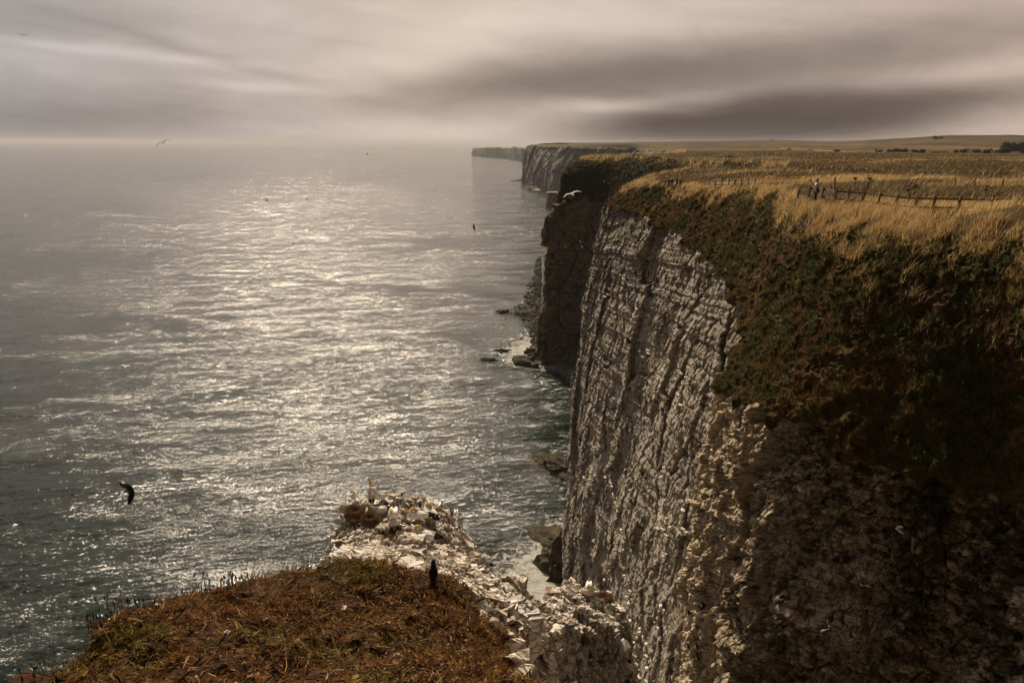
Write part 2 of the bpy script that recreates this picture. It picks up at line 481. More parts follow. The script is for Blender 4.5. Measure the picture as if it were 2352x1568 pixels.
def loft(stations, seg_counts, zrows, n_br, n_cr, n_in, inland, land=True):
    """base grid rows foot->rim (heights given as fractions zrows) ->brow->crest->inland"""
    s = []
    for i, c in enumerate(seg_counts): s.append(i + np.arange(c) / c)
    s.append(np.array([len(seg_counts) - 1e-6])); s = np.concatenate(s)
    Fo = catmull([a[0] for a in stations], s); Ri = catmull([a[1] for a in stations], s)
    Br = catmull([a[2] for a in stations], s); Cr = catmull([a[3] for a in stations], s)
    ex = catmull([[a[4]] for a in stations], s)[:, 0]
    rows = []; zone = []
    for zt in zrows:
        # horizontal offset grows mostly near the top; height is linear
        hx = 1 - (1 - zt) ** (1 / ex)
        hx = np.where(zt > 0, (zt ** ex) * 0.88 + zt * 0.12, 0)
        xy = Fo[:, :2] + (Ri[:, :2] - Fo[:, :2]) * hx[:, None]
        z = Fo[:, 2] - 2.0 + (Ri[:, 2] - Fo[:, 2] + 2.0) * zt
        rows.append(np.concatenate([xy, z[:, None]], 1)); zone.append(zt)
    for k in range(1, n_br + 1):
        tt = k / n_br
        rows.append(Ri + (Br - Ri) * tt); zone.append(1 + tt)
    for k in range(1, n_cr + 1):
        tt = k / n_cr
        # rounded shoulder between brow and crest
        q = Br + (Cr - Br) * tt; 
        q = q.copy(); q[:, 2] = Br[:, 2] + (Cr[:, 2] - Br[:, 2]) * (tt + 0.35 * math.sin(math.pi * tt) * 0.5)
        rows.append(q); zone.append(2 + tt)
    for k in range(1, n_in + 1):
        d = inland * (k / n_in) ** 1.5
        q = Cr.copy(); q[:, 0] += d
        if land: q[:, 2] = land_h(q[:, 0], q[:, 1]) - 0.04 * k / n_in
        rows.append(q); zone.append(3 + k / n_in)
    return np.stack(rows), np.array(zone)


def rockify(G, zone, scale=1.0, strata_dip=(0.0, 0.06), strata=0.16, big=1.6, blocks=0.22, seed=1, tuss=0.35, rough=1.0, bw=1.0, vert=0.0, slabs=((7.0, 16.0, 1.7, 0.30, 0.05, 0.9, 50), (2.4, 4.2, 0.85, 0.42, 0.07, 0.55, 60), (0.95, 0.7, 0.34, 0.45, 0.09, 0.22, 65))):
    nr, nc, _ = G.shape
    N = grid_normals(G)
    if N[:nr // 3, :, 0].mean() > 0: N = -N
    # use a smoothed horizontal normal for the rock so blocks step straight out
    p = G.reshape(-1, 3); n = N.reshape(-1, 3)
    zz = np.repeat(zone, nc)
    mtr = np.where(zz < 1, (zz - 1) * 75.0, (zz - 1) * 9.0)
    edge = mtr + 2.0 * scale * fbm(p * 0.30 / scale, 3, seed=seed + 40) + 0.7 * scale * vnoise(p * 1.1 / scale, seed + 44)
    rock = 1 - sstep(0.1, 0.7, edge)   # 1 rock, 0 turf
    d = np.zeros(len(p), np.float32)
    # buttresses and gullies running down the face
    d += big * fbm(p * A3(0.075, 0.075, 0.018) / scale, 3, seed=seed) * 1.5
    wp = p + 3.5 * scale * np.stack([fbm(p * 0.10 / scale, 2, seed=seed + 30), fbm(p * 0.10 / scale, 2, seed=seed + 31), 0 * p[:, 0]], 1)
    ridg = 1 - np.abs(vnoise(wp * A3(0.13, 0.13, 0.03) / scale, seed + 3)) * 1.6
    d += -0.9 * big * np.clip(ridg - 0.45, 0, 1) * 1.1
    r2 = 1 - np.abs(vnoise(wp * A3(0.42, 0.42, 0.10) / scale, seed + 4)) * 1.8
    d += -0.5 * scale * rough * np.clip(r2 - 0.55, 0, 1) * sstep(-0.1, 0.35, vnoise(p * 0.09 / scale, seed + 5))
    # strata ledges
    zl = p[:, 2] + p[:, 0] * strata_dip[0] + p[:, 1] * strata_dip[1] + 0.5 * vnoise(p * 0.12 / scale, seed + 6)
    for per, am in ((2.3 * scale, 1.0), (0.75 * scale, 0.55)):
        k = np.floor(zl / per); fr = zl / per - k
        layer = _h(k.astype(np.int64), (k * 0).astype(np.int64), (k * 0).astype(np.int64), seed + 7)
        mod = 0.4 + 0.6 * np.clip(vnoise(p * A3(0.15, 0.15, 0.3) / scale, seed + 8) + 0.5, 0, 1)
        d += strata * scale * am * mod * (1.6 * (layer - 0.5) - 1.1 * fr ** 3)
    # jointed slabs: tall panels, then blocks, then bricks, each set back and tilted on its own, with open joints
    sh = np.stack([p[:, 0], p[:, 1], zl], 1)
    crk = np.zeros(len(p), np.float32)
    for sy, szz, off, tilt, cw, cd, sd_ in slabs:
        sy *= scale; szz *= scale
        q = sh + 0.22 * sy * np.stack([fbm(p / sy * 0.8, 2, seed=seed + sd_ + k) for k in (1, 2, 3)], 1)
        q = q / A3(sy * 1.6, sy, szz)
        f1, f2, cen, rr = panels(q, seed + sd_)
        e = f2 - f1; cr = 1 - sstep(0.0, cw, e)
        cr = cr * (0.25 + 0.75 * (rr[:, 2] > 0.35))
        dd0 = off * (rr[:, 0] - 0.5) + tilt * ((rr[:, 1] - 0.5) * cen[:, 1] * sy + (rr[:, 2] - 0.62) * cen[:, 2] * szz * 0.8)
        d += rock * scale * blocks * (dd0 - cd * cr)
        crk = np.maximum(crk, cr * min(1.0, cd * 1.6))
    d += vert * scale * rock * fbm(p * A3(1.25, 1.25, 0.28) / scale, 3, seed=seed + 75)
    d += rock * 0.07 * scale * rough * fbm(p * 2.6 / scale, 3, seed=seed + 70)
    base_fade = 1 - sstep(2.3, 3.0, zz)
    turf = 1 - rock
    tus = (fbm(p * A3(0.9, 0.9, 1.2) / scale, 3, seed=seed + 80) * 1.0 + np.abs(vnoise(p * A3(1.9, 1.9, 2.4) / scale, seed + 83)) * 0.8)
    dd = d * (0.15 + 0.85 * rock) * base_fade + turf * tuss * tus * base_fade + turf * 0.15 * fbm(p * 0.4, 3, seed=seed + 90) * (1 - base_fade * 0)* base_fade
    # turf lip overhangs the rock a little
    lip = np.exp(-((edge - 0.6) / 0.5) ** 2) * 0.25 * scale
    dd += lip * base_fade
    nh = n.copy(); nh[:, 2] *= (1 - 0.7 * rock); nh /= np.linalg.norm(nh, axis=1, keepdims=True) + 1e-9
    q = p + nh * dd[:, None]
    return q.reshape(nr, nc, 3), rock.reshape(nr, nc), (crk * rock).reshape(nr, nc)


def build_loft(name, G, rock, crk, mats, zone, kind='structure', smooth=False):
    nr, nc, _ = G.shape
    lo, sz = grid_faces(nr, nc)
    a = {'rock': rock.ravel(), 'zone': np.repeat(zone, nc), 'crk': crk.ravel()}
    me = mesh_np(name, G.reshape(-1, 3), lo, sz, mats, smooth=smooth, attrs=a)
    o = link(name, me); o['kind'] = kind
    return o


# ------------------------------------------------------------------ materials of the land
def rock_mat(name, white, mid, dark, white_amt=0.5, zone=None, contrast=1.0, zs=2.2, dip=0.1, fade=1.0, green=(0.045, 0.05, 0.012), green_amt=0.3, streak=1.0, bumps=1.0, scl=1.0,
             turf=((0.10, 0.055, 0.020), (0.055, 0.06, 0.018), (0.22, 0.13, 0.045))):
    m, t, b = new_mat(name)
    p = t.pos()
    px, py, pz = t.sep(p)
    streakv = t.vmath('MULTIPLY', p, (1.0, 1.0, 0.16))
    n1 = t.noise(streakv, 0.35 / scl, 5, 0.62)
    n2 = t.noise(t.vmath('MULTIPLY', p, (1, 1, 0.45 if zs < 1 else 1.0)), 1.6 / scl, 6, 0.68)
    n3 = t.noise(t.vmath('MULTIPLY', p, (1, 1, zs)), 5.5 / scl, 5, 0.7)
    mixn = t.math('ADD', t.math('MULTIPLY', n1, 0.5 * streak), t.math('ADD', t.math('MULTIPLY', n2, 0.35), t.math('MULTIPLY', n3, 0.3)))
    cell = t.voro(t.vmath('MULTIPLY', p, (1, 1, 1.9)), 1.5 / scl, 'F1', 'Color')
    cs_ = t.sep(cell)[0]
    mixn = t.math('ADD', mixn, t.math('MULTIPLY', t.math('SUBTRACT', cs_, 0.5), 0.16))
    big_ = t.noise(t.vmath('MULTIPLY', p, (1, 1, 0.3)), 0.075 / scl, 3, 0.55)
    mixn = t.math('ADD', mixn, t.math('MULTIPLY', t.math('SUBTRACT', big_, 0.5), 0.45 * contrast))
    if zone == 'near':   # cleaner chalk towards the buttress point, its bright lit strip put into the colour
        lit_strip = t.maprange(py, 33.5, 38.0)
        mixn = t.math('ADD', mixn, t.math('MULTIPLY', lit_strip, 0.14))
        green_amt = t.math('MULTIPLY', t.math('SUBTRACT', 1.0, t.math('MULTIPLY', lit_strip, 0.75)), green_amt)
    lo = 0.60 - white_amt * 0.25
    c = t.ramp(t.math('ADD', mixn, 0.0), [(lo - 0.16, dark), (lo - 0.02, mid), (lo + 0.14, white), (1.0, tuple(min(1, x * 1.12) for x in white))])
    gn = t.noise(t.vmath('ADD', t.vmath('MULTIPLY', p, (1, 1, 0.4)), (11, 5, 2)), 0.55 / scl, 5, 0.65)
    c = t.mix(t.math('MULTIPLY', t.maprange(gn, 0.5, 0.66, 0.0, 1.0), green_amt), c, green)
    on = t.noise(t.vmath('ADD', p, (31, 15, 2)), 0.9 / scl, 4, 0.6)
    c = t.mix(t.maprange(on, 0.58, 0.74, 0.0, 0.45), c, (0.34, 0.19, 0.07))
    if zone == 'face':   # ochre staining on the inner shoulder, and guano runs
        oc = t.math('MULTIPLY', t.maprange(py, 66, 55), t.maprange(on, 0.36, 0.52))
        c = t.mix(t.math('MULTIPLY', oc, 0.75), c, t.mix(n2, (0.42, 0.26, 0.09), (0.60, 0.44, 0.22)))
        gu = t.noise(t.vmath('MULTIPLY', p, (1, 1, 0.05)), 0.9, 4, 0.6)
        c = t.mix(t.math('MULTIPLY', t.maprange(gu, 0.60, 0.72), 0.55), c, (0.62, 0.56, 0.50))
    # open joints coloured darker than the rock around them
    ed = t.voro(t.vmath('ADD', t.vmath('MULTIPLY', p, (1, 1, 1.9)), t.comb(0, 0, t.math('MULTIPLY', n2, 0.5))), 1.15 / scl, 'DISTANCE_TO_EDGE')
    ed2 = t.voro(t.vmath('MULTIPLY', p, (1, 1, 2.6)), 2.9 / scl, 'DISTANCE_TO_EDGE')
    crack = t.math('MULTIPLY', t.maprange(ed, 0.0, 0.05, 1.0, 0.0), t.maprange(n1, 0.42, 0.56, 0.0, 1.0))
    crack2 = t.math('MULTIPLY', t.maprange(ed2, 0.0, 0.07, 1.0, 0.0), 0.55)
    ck = t.math('MAXIMUM', crack, crack2)
    c = t.mix(t.math('MULTIPLY', ck, 0.8), c, tuple(x * 0.35 for x in dark))
    c = t.mix(t.math('MULTIPLY', t.attr('crk'), 0.9), c, tuple(x * 0.3 for x in dark))
    # bedding seams, thin and broken, following the dip
    bz = t.math('ADD', t.math('ADD', t.math('MULTIPLY', pz, 1.0), t.math('MULTIPLY', py, dip)), t.math('MULTIPLY', n1, 0.6 * scl))
    bed = t.noise(t.comb(t.math('MULTIPLY', px, 0.02), t.math('MULTIPLY', py, 0.02), bz), 2.6 / scl, 2, 0.8)
    bl = t.math('MULTIPLY', t.maprange(t.math('ABSOLUTE', t.math('SUBTRACT', bed, 0.5)), 0.0, 0.03, 1.0, 0.0), t.maprange(t.noise(p, 0.5 / scl, 3), 0.42, 0.58))
    c = t.mix(t.math('MULTIPLY', bl, 0.9), c, tuple(x * 0.4 for x in dark))
    # turf
    ta = t.noise(p, 0.55, 5, 0.65); tb = t.noise(p, 7.0, 4, 0.7)
    tcol = t.mix(t.maprange(ta, 0.42, 0.6), turf[0], turf[1]); tcol = t.mix(t.math('MULTIPLY', t.maprange(tb, 0.48, 0.72), 0.7), tcol, turf[2])
    rk = t.attr('rock'); rk = t.math('ADD', rk, t.math('MULTIPLY', t.math('SUBTRACT', t.noise(p, 2.2, 5, 0.7), 0.5), 0.9))
    rk = t.maprange(rk, 0.42, 0.58)
    # bits of scrub clinging to the rock
    base = t.mix(rk, tcol, c)
    t.set(b.inputs['Base Color'], base)
    b.inputs['Roughness'].default_value = 0.92; b.inputs['Specular IOR Level'].default_value = 0.05
    h = t.math('ADD', t.math('MULTIPLY', n3, 0.5), t.math('MULTIPLY', t.noise(p, 16.0 / scl, 4, 0.7), 0.35))
    h = t.math('SUBTRACT', h, t.math('MULTIPLY', ck, 0.7))
    nb = t.bump(h, 0.8 * bumps, 0.10 * scl)
    t.set(b.inputs['Normal'], nb)
    return m


M_face = rock_mat('chalk_face', (0.62, 0.54, 0.445), (0.31, 0.26, 0.20), (0.068, 0.053, 0.036), white_amt=0.52, green_amt=0.35, bumps=1.0, zone='face', contrast=1.1, zs=0.4)
M_near = rock_mat('chalk_weathered_painted_shade', (0.62, 0.50, 0.36), (0.115, 0.080, 0.036), (0.010, 0.007, 0.003), white_amt=0.46, dip=0.34, green_amt=0.6, scl=0.7, bumps=1.2, zone='near', contrast=1.9,
                  green=(0.06, 0.055, 0.012))  # weathered stain, with lit-block and black-gap contrast painted into the tones
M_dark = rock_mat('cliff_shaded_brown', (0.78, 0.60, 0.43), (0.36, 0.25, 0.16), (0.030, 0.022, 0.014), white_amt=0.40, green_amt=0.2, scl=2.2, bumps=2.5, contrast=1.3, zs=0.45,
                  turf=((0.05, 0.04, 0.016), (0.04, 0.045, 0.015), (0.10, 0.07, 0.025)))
M_far = rock_mat('chalk_far', (0.36, 0.32, 0.28), (0.20, 0.17, 0.145), (0.10, 0.085, 0.07), white_amt=0.5, green_amt=0.2, scl=9, bumps=1.0,
                 turf=((0.12, 0.08, 0.03), (0.08, 0.07, 0.025), (0.18, 0.12, 0.045)))

# ------------------------------------------------------------------ near cove wall (stations 0..9)
zr = np.concatenate([np.linspace(0, 0.5, 24)[:-1], np.linspace(0.5, 1.0, 400) ** 1.0])
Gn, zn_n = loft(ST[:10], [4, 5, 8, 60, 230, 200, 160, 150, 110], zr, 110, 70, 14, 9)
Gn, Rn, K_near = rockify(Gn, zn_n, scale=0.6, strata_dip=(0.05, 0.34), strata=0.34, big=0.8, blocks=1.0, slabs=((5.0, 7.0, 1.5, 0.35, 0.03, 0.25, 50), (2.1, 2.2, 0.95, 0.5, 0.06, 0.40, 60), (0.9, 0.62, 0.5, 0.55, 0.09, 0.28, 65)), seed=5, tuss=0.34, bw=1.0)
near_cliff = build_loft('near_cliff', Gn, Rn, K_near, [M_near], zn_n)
# ------------------------------------------------------------------ the long pale face (stations 9..16)
zr = np.linspace(0, 1, 440)
Ge, zn_e = loft(ST[9:17], [60, 90, 110, 130, 120, 110, 40], zr, 60, 50, 14, 9)
Ge, Re, K_pale = rockify(Ge, zn_e, scale=1.0, strata_dip=(0.02, 0.10), strata=0.26, big=0.75, blocks=0.40, vert=0.10, seed=5, tuss=0.45, bw=1.0)
pale_cliff = build_loft('pale_cliff', Ge, Re, K_pale, [M_face], zn_e)
# ------------------------------------------------------------------ dark headland (stations 16..25)
zr = np.linspace(0, 1, 260)
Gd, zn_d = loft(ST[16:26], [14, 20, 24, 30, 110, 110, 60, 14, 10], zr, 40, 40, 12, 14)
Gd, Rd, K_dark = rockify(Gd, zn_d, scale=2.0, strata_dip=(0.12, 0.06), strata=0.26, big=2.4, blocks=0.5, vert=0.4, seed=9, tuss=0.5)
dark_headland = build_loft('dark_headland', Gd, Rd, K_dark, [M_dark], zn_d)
# ------------------------------------------------------------------ distant headland (stations 25..30)
zr = np.linspace(0, 1, 90)
Gb, zn_b = loft(ST[25:31], [10, 10, 40, 130, 60], zr, 8, 8, 6, 30)
Gb, Rb, K_dist = rockify(Gb, zn_b, scale=7.0, strata_dip=(0.0, 0.01), strata=0.06, big=6.0, blocks=0.10, seed=13, tuss=0.1)
distant_headland = build_loft('distant_headland', Gb, Rb, K_dist, [M_far], zn_b)
zr = np.linspace(0, 1, 24)
Gf, zn_f = loft(FAR, [10, 20, 40, 40, 40, 40, 20, 10], zr, 3, 3, 10, 900, land=False)
Gf, Rf, K_faint = rockify(Gf, zn_f, scale=20.0, strata_dip=(0.0, 0.0), strata=0.01, big=9.0, blocks=0.01, seed=23, tuss=0.02)
faint_headland = build_loft('faint_headland', Gf, Rf, K_faint, [M_far], zn_f)

# ------------------------------------------------------------------ fields inland
def field_mat():
    m, t, b = new_mat('dry_grassland')
    p = t.pos(); px, py, pz = t.sep(p)
    # patches lengthen with the lie of the slope
    a1 = t.noise(t.vmath('MULTIPLY', p, (0.35, 1.0, 1.0)), 0.05, 6, 0.6)
    a2 = t.noise(t.vmath('MULTIPLY', p, (0.5, 1, 1)), 0.35, 6, 0.7)
    a3 = t.noise(p, 3.5, 5, 0.75)
    a0 = t.noise(t.vmath('MULTIPLY', p, (0.4, 1, 1)), 0.007, 5, 0.6)
    k = t.math('ADD', t.math('MULTIPLY', a1, 0.45), t.math('ADD', t.math('MULTIPLY', a2, 0.35), t.math('MULTIPLY', a3, 0.2)))
    k = t.math('ADD', k, t.math('MULTIPLY', t.math('SUBTRACT', a0, 0.5), 0.7))
    c = t.ramp(k, [(0.40, (0.030, 0.026, 0.010)), (0.48, (0.085, 0.055, 0.02)), (0.56, (0.20, 0.125, 0.048)), (0.66, (0.40, 0.27, 0.11))])
    red = t.noise(p, 0.012, 3, 0.5)
    c = t.mix(t.maprange(red, 0.5, 0.62, 0, 0.5), c, (0.17, 0.085, 0.035))
    bnd = t.noise(t.vmath('MULTIPLY', p, (0.12, 1.0, 1.0)), 0.022, 4, 0.6)
    c = t.mix(t.maprange(bnd, 0.52, 0.62, 0.0, 0.75), c, (0.045, 0.040, 0.016))
    farf = t.maprange(py, 600, 1400, 0, 1)
    fc = t.mix(t.maprange(t.noise(t.vmath('MULTIPLY', p, (1, 1, 1)), 0.008, 5, 0.65), 0.45, 0.55), (0.035, 0.030, 0.014), (0.125, 0.070, 0.032))
    c = t.mix(t.math('MULTIPLY', farf, 0.7), c, fc)
    t.set(b.inputs['Base Color'], c); b.inputs['Roughness'].default_value = 0.95; b.inputs['Specular IOR Level'].default_value = 0.05
    h = t.math('ADD', t.math('MULTIPLY', a3, 0.5), t.math('ADD', t.math('MULTIPLY', t.noise(p, 14, 4, 0.7), 0.3), t.math('MULTIPLY', a2, 1.2)))
    t.set(b.inputs['Normal'], t.bump(h, 0.9, 0.55))
    return m
M_field = field_mat()
crest = np.array([s[3] for s in ST])
ys = np.concatenate([np.arange(-26, 30, 2.0), np.arange(30, 150, 0.55), np.arange(150, 420, 1.3), 420 * np.exp(np.linspace(0.005, math.log(3400 / 420), 170))])
# crest x as a function of y: dense spline samples
ss = np.linspace(0, len(ST) - 1 - 1e-6, 4000); CC = catmull([s[3] for s in ST], ss)
cx = np.interp(ys, np.maximum.accumulate(CC[:, 1]), CC[:, 0])
dd_ = np.concatenate([[0.6], np.arange(1.2, 60, 0.6), 60 * np.exp(np.linspace(0.01, math.log(3200 / 60), 150))])
X = cx[:, None] + dd_[None, :]; Y = np.repeat(ys[:, None], len(dd_), 1)
Z = land_h(X, Y) - 0.02
tz = fbm(np.stack([X * 0.7, Y * 0.7, 0 * X], -1).reshape(-1, 3), 3, seed=61).reshape(X.shape) * 0.16
Z = Z + tz - 0.35 * np.exp(-dd_[None, :] / 1.0)
lo, sz = grid_faces(*X.shape)
G_field = np.stack([X, Y, Z], -1)
field = link('field', mesh_np('field', G_field.reshape(-1, 3), lo, sz, [M_field], smooth=True)); field['kind'] = 'structure'


# ------------------------------------------------------------------ foreground headland: turf mound, white ridge, two nest-topped stacks
CP = [P(995, 1316, 10.6), P(850, 1300, 10.9), P(700, 1300, 10.8), P(560, 1332, 10.2), P(430, 1375, 9.4), P(290, 1405, 8.5), P(110, 1560, 6.9), P(60, 1640, 6.0),
      A3(0, 6.5, 84.75), A3(0, 3, 86.7), A3(0, 0, 88.25), A3(0, -6, 88.6), A3(-4, 2, 86.6), A3(3, 0, 88.0), A3(3, -6, 88.4), A3(-5, -6, 88.2), A3(2.0, 3.2, 86.2),
      P(700, 1450, 8.2), P(400, 1480, 7.6), P(900, 1450, 8.4), P(1130, 1455, 9.2), P(1060, 1400, 10.0), P(1200, 1560, 7.7),
      # white ridge
      P(1040, 1352, 14.6), P(950, 1285, 18.2), P(900, 1262, 20.6), P(845, 1285, 21.4),
      P(1030, 1290, 20.2), P(1100, 1350, 19.6), P(1150, 1420, 18.4), P(1190, 1460, 19), P(1225, 1500, 20.6),
      # stack one, top
      P(800, 1195, 24.4), P(850, 1146, 27.2), P(960, 1136, 27.3), P(1020, 1165, 26.6), P(1040, 1210, 25.6), P(880, 1200, 24.6), P(970, 1230, 23.4), P(830, 1230, 23.3), P(770, 1255, 23.6),
      P(1110, 1292, 24.9), P(1195, 1345, 26.8), P(1150, 1330, 24.6),
      # saddle and stack two
      P(1240, 1386, 29), P(1215, 1420, 26), P(1280, 1368, 32.2), P(1310, 1347, 34.2), P(1350, 1348, 34.6), P(1400, 1385, 33.2), P(1340, 1400, 31.4), P(1290, 1420, 29.6), P(1420, 1430, 31.6)]
CP = np.array(CP)
def rbf_fit(C, lam=0.02):
    d = np.linalg.norm(C[:, None, :2] - C[None, :, :2], axis=2)
    A = -d + lam * 0 * np.eye(len(C)); n = len(C)
    M = np.zeros((n + 3, n + 3)); M[:n, :n] = A - lam * np.eye(n); M[:n, n] = 1; M[:n, n + 1:] = C[:, :2]; M[n, :n] = 1; M[n + 1:, :n] = C[:, :2].T
    return np.linalg.solve(M, np.concatenate([C[:, 2], [0, 0, 0]]))
RW = rbf_fit(CP, 0.05)
def rbf(x, y):
    out = RW[-3] + RW[-2] * x + RW[-1] * y
    for i, c in enumerate(CP): out = out - RW[i] * np.sqrt((x - c[0]) ** 2 + (y - c[1]) ** 2)
    return out
POLY = [P(20, 1640, 6.1), P(75, 1562, 6.9), P(160, 1470, 7.9), P(265, 1402, 8.7), P(415, 1368, 9.6), P(560, 1328, 10.3), P(650, 1303, 10.9), P(760, 1298, 11.6),
        A3(-3.6, 14, 0), A3(-4.6, 18.5, 0), P(762, 1296, 22.3), P(770, 1215, 24.8), P(800, 1165, 26.6), P(850, 1143, 27.6), P(900, 1140, 27.9), P(960, 1132, 28.2), P(1025, 1162, 27.2), P(1045, 1215, 26.3),
        P(1112, 1288, 25.6), P(1196, 1342, 27.6), P(1240, 1384, 29.8), P(1275, 1366, 33.0), P(1308, 1342, 35.0), P(1356, 1340, 35.4), P(1412, 1384, 34.0), P(1440, 1440, 32.2),
        P(1415, 1462, 30.6), P(1330, 1440, 29.2), P(1275, 1470, 27.0), P(1240, 1510, 23.5), P(1232, 1530, 19.0), A3(0.9, 15.5, 0), P(1180, 1500, 10.6), P(1215, 1545, 8.4), A3(2.2, 5.2, 0), A3(5.0, 1.5, 0), A3(7, -8, 0), A3(3, -24, 0), A3(-12, -24, 0), A3(-7, -3, 0), A3(-4.9, 2.5, 0)]
POLY = np.array([q[:2] for q in POLY])
def poly_dist(x, y, Pn):
    """signed distance, positive outside"""
    d = np.full(x.shape, 1e9); ins = np.zeros(x.shape, bool); n = len(Pn)
    for i in range(n):
        a = Pn[i]; b = Pn[(i + 1) % n]; e = b - a
        wx = x - a[0]; wy = y - a[1]; tt = np.clip((wx * e[0] + wy * e[1]) / (e @ e), 0, 1)
        d = np.minimum(d, (wx - e[0] * tt) ** 2 + (wy - e[1] * tt) ** 2)
        c1 = (a[1] > y) != (b[1] > y)
        xi = a[0] + (y - a[1]) / (b[1] - a[1] + 1e-12) * (b[0] - a[0])
        ins ^= c1 & (x < xi)
    d = np.sqrt(d)
    return np.where(ins, -d, d)
# soil-covered part: everything this side of the mound's far edge
SOIL = [P(-60, 1700, 5.5), P(110, 1560, 7.2), P(290, 1398, 9.0), P(560, 1325, 10.8), P(760, 1294, 12.3), P(985, 1296, 11.8), P(1015, 1365, 11.2), P(1075, 1430, 10.3), P(1150, 1465, 10), P(1200, 1520, 9.4), P(1230, 1600, 8.0), A3(5, 2, 0), A3(8, -8, 0), A3(4, -26, 0), A3(-14, -26, 0), A3(-12, 0, 0)]
SOIL = np.array([q[:2] for q in SOIL])
# grid spacing fine where the rock is in sight
def spaced(a, b, lo_, hi_, fine, coarse_n, g=1.12):
    mid = np.arange(lo_, hi_, fine)
    L_ = []; x = lo_; st_ = fine
    while x > a: st_ *= g; x -= st_; L_.append(x)
    Rr = []; x = mid[-1]; st_ = fine
    while x < b: st_ *= g; x += st_; Rr.append(x)
    return np.concatenate([L_[::-1], mid, Rr])
gx = spaced(-40, 34, -8.5, 7.8, 0.045, 0); gy = spaced(-26, 60, 4.5, 36.5, 0.055, 0)
X, Y = np.meshgrid(gx, gy)
p0 = np.stack([X, Y, 0 * X], -1).reshape(-1, 3)
wob = fbm(p0 * 0.9, 4, seed=200).reshape(X.shape) * 0.55
sdist = poly_dist(X, Y, POLY) + wob * sstep(4, 10, Y)
top = rbf(X, Y)
top = np.where(top > 89, 89, top)
soil = sstep(0.25, -0.25, poly_dist(X, Y, SOIL) + fbm(p0 * 1.3, 3, seed=210).reshape(X.shape) * 0.5)
# chalk blocks on the white part
f1, f2, c1 = voronoi(p0 * A3(1.5, 1.5, 1), 220); g1, g2, c2 = voronoi(p0 * A3(3.6, 3.6, 1) + 0.15 * fbm(p0 * 3, 2, seed=5)[:, None], 230)
blk = ((0.22 + 0.30 * sstep(19, 24, Y.ravel())) * (c1 - 0.5) + 0.26 * (c2 - 0.5) - 0.10 * (1 - sstep(0, 0.12, g2 - g1)) - 0.12 * (1 - sstep(0, 0.08, f2 - f1))).reshape(X.shape)
soilbump = (fbm(p0 * 1.1, 4, seed=240) * 0.16 + fbm(p0 * 6, 3, seed=241) * 0.05).reshape(X.shape)
z = top + (1 - soil) * blk * 0.85 + soil * soilbump * 1.3
out_ = np.maximum(sdist, 0)
round_ = -0.35 * np.exp(-np.maximum(-sdist, 0) / 0.35) * (1 - 0.6 * (1 - soil))
drop = out_ * 4.5 + np.where(out_ > 0, 0.3, 0) + round_ * -1
z = z - drop + (out_ > 0) * 0.0
z = np.maximum(z, -2.0)
Gh = np.stack([X, Y, z], -1)
N = grid_normals(Gh);
if N[..., 2].mean() < 0: N = -N
steep = sstep(0.75, 0.35, N[..., 2])
pp = Gh.reshape(-1, 3)
a1, a2, ac = voronoi(pp * A3(1.25, 1.25, 2.0), 250); b1, b2, bc = voronoi(pp * A3(3.0, 3.0, 4.4), 260)
dsp = (0.50 * (ac - 0.5) - 0.22 * (1 - sstep(0, 0.12, a2 - a1)) + 0.30 * (bc - 0.5) - 0.12 * (1 - sstep(0, 0.12, b2 - b1)) + 0.9 * fbm(pp * 0.33, 3, seed=270)).reshape(X.shape)
Nh = N.copy(); Nh[..., 2] *= 0.3; Nh /= np.linalg.norm(Nh, axis=2, keepdims=True) + 1e-9
Gh = Gh + Nh * (dsp * steep)[..., None] * 0.85
rockm = (1 - soil) * (1 - sstep(-2.5, -3.2, X) * sstep(11.5, 10.5, Y))
# the mound's own steep flank is broken rock
rockm = np.clip(rockm + steep * 0.9 * (1 - sstep(-1.0, -2.0, X) * sstep(14, 12, Y)) * (Y > 5), 0, 1)


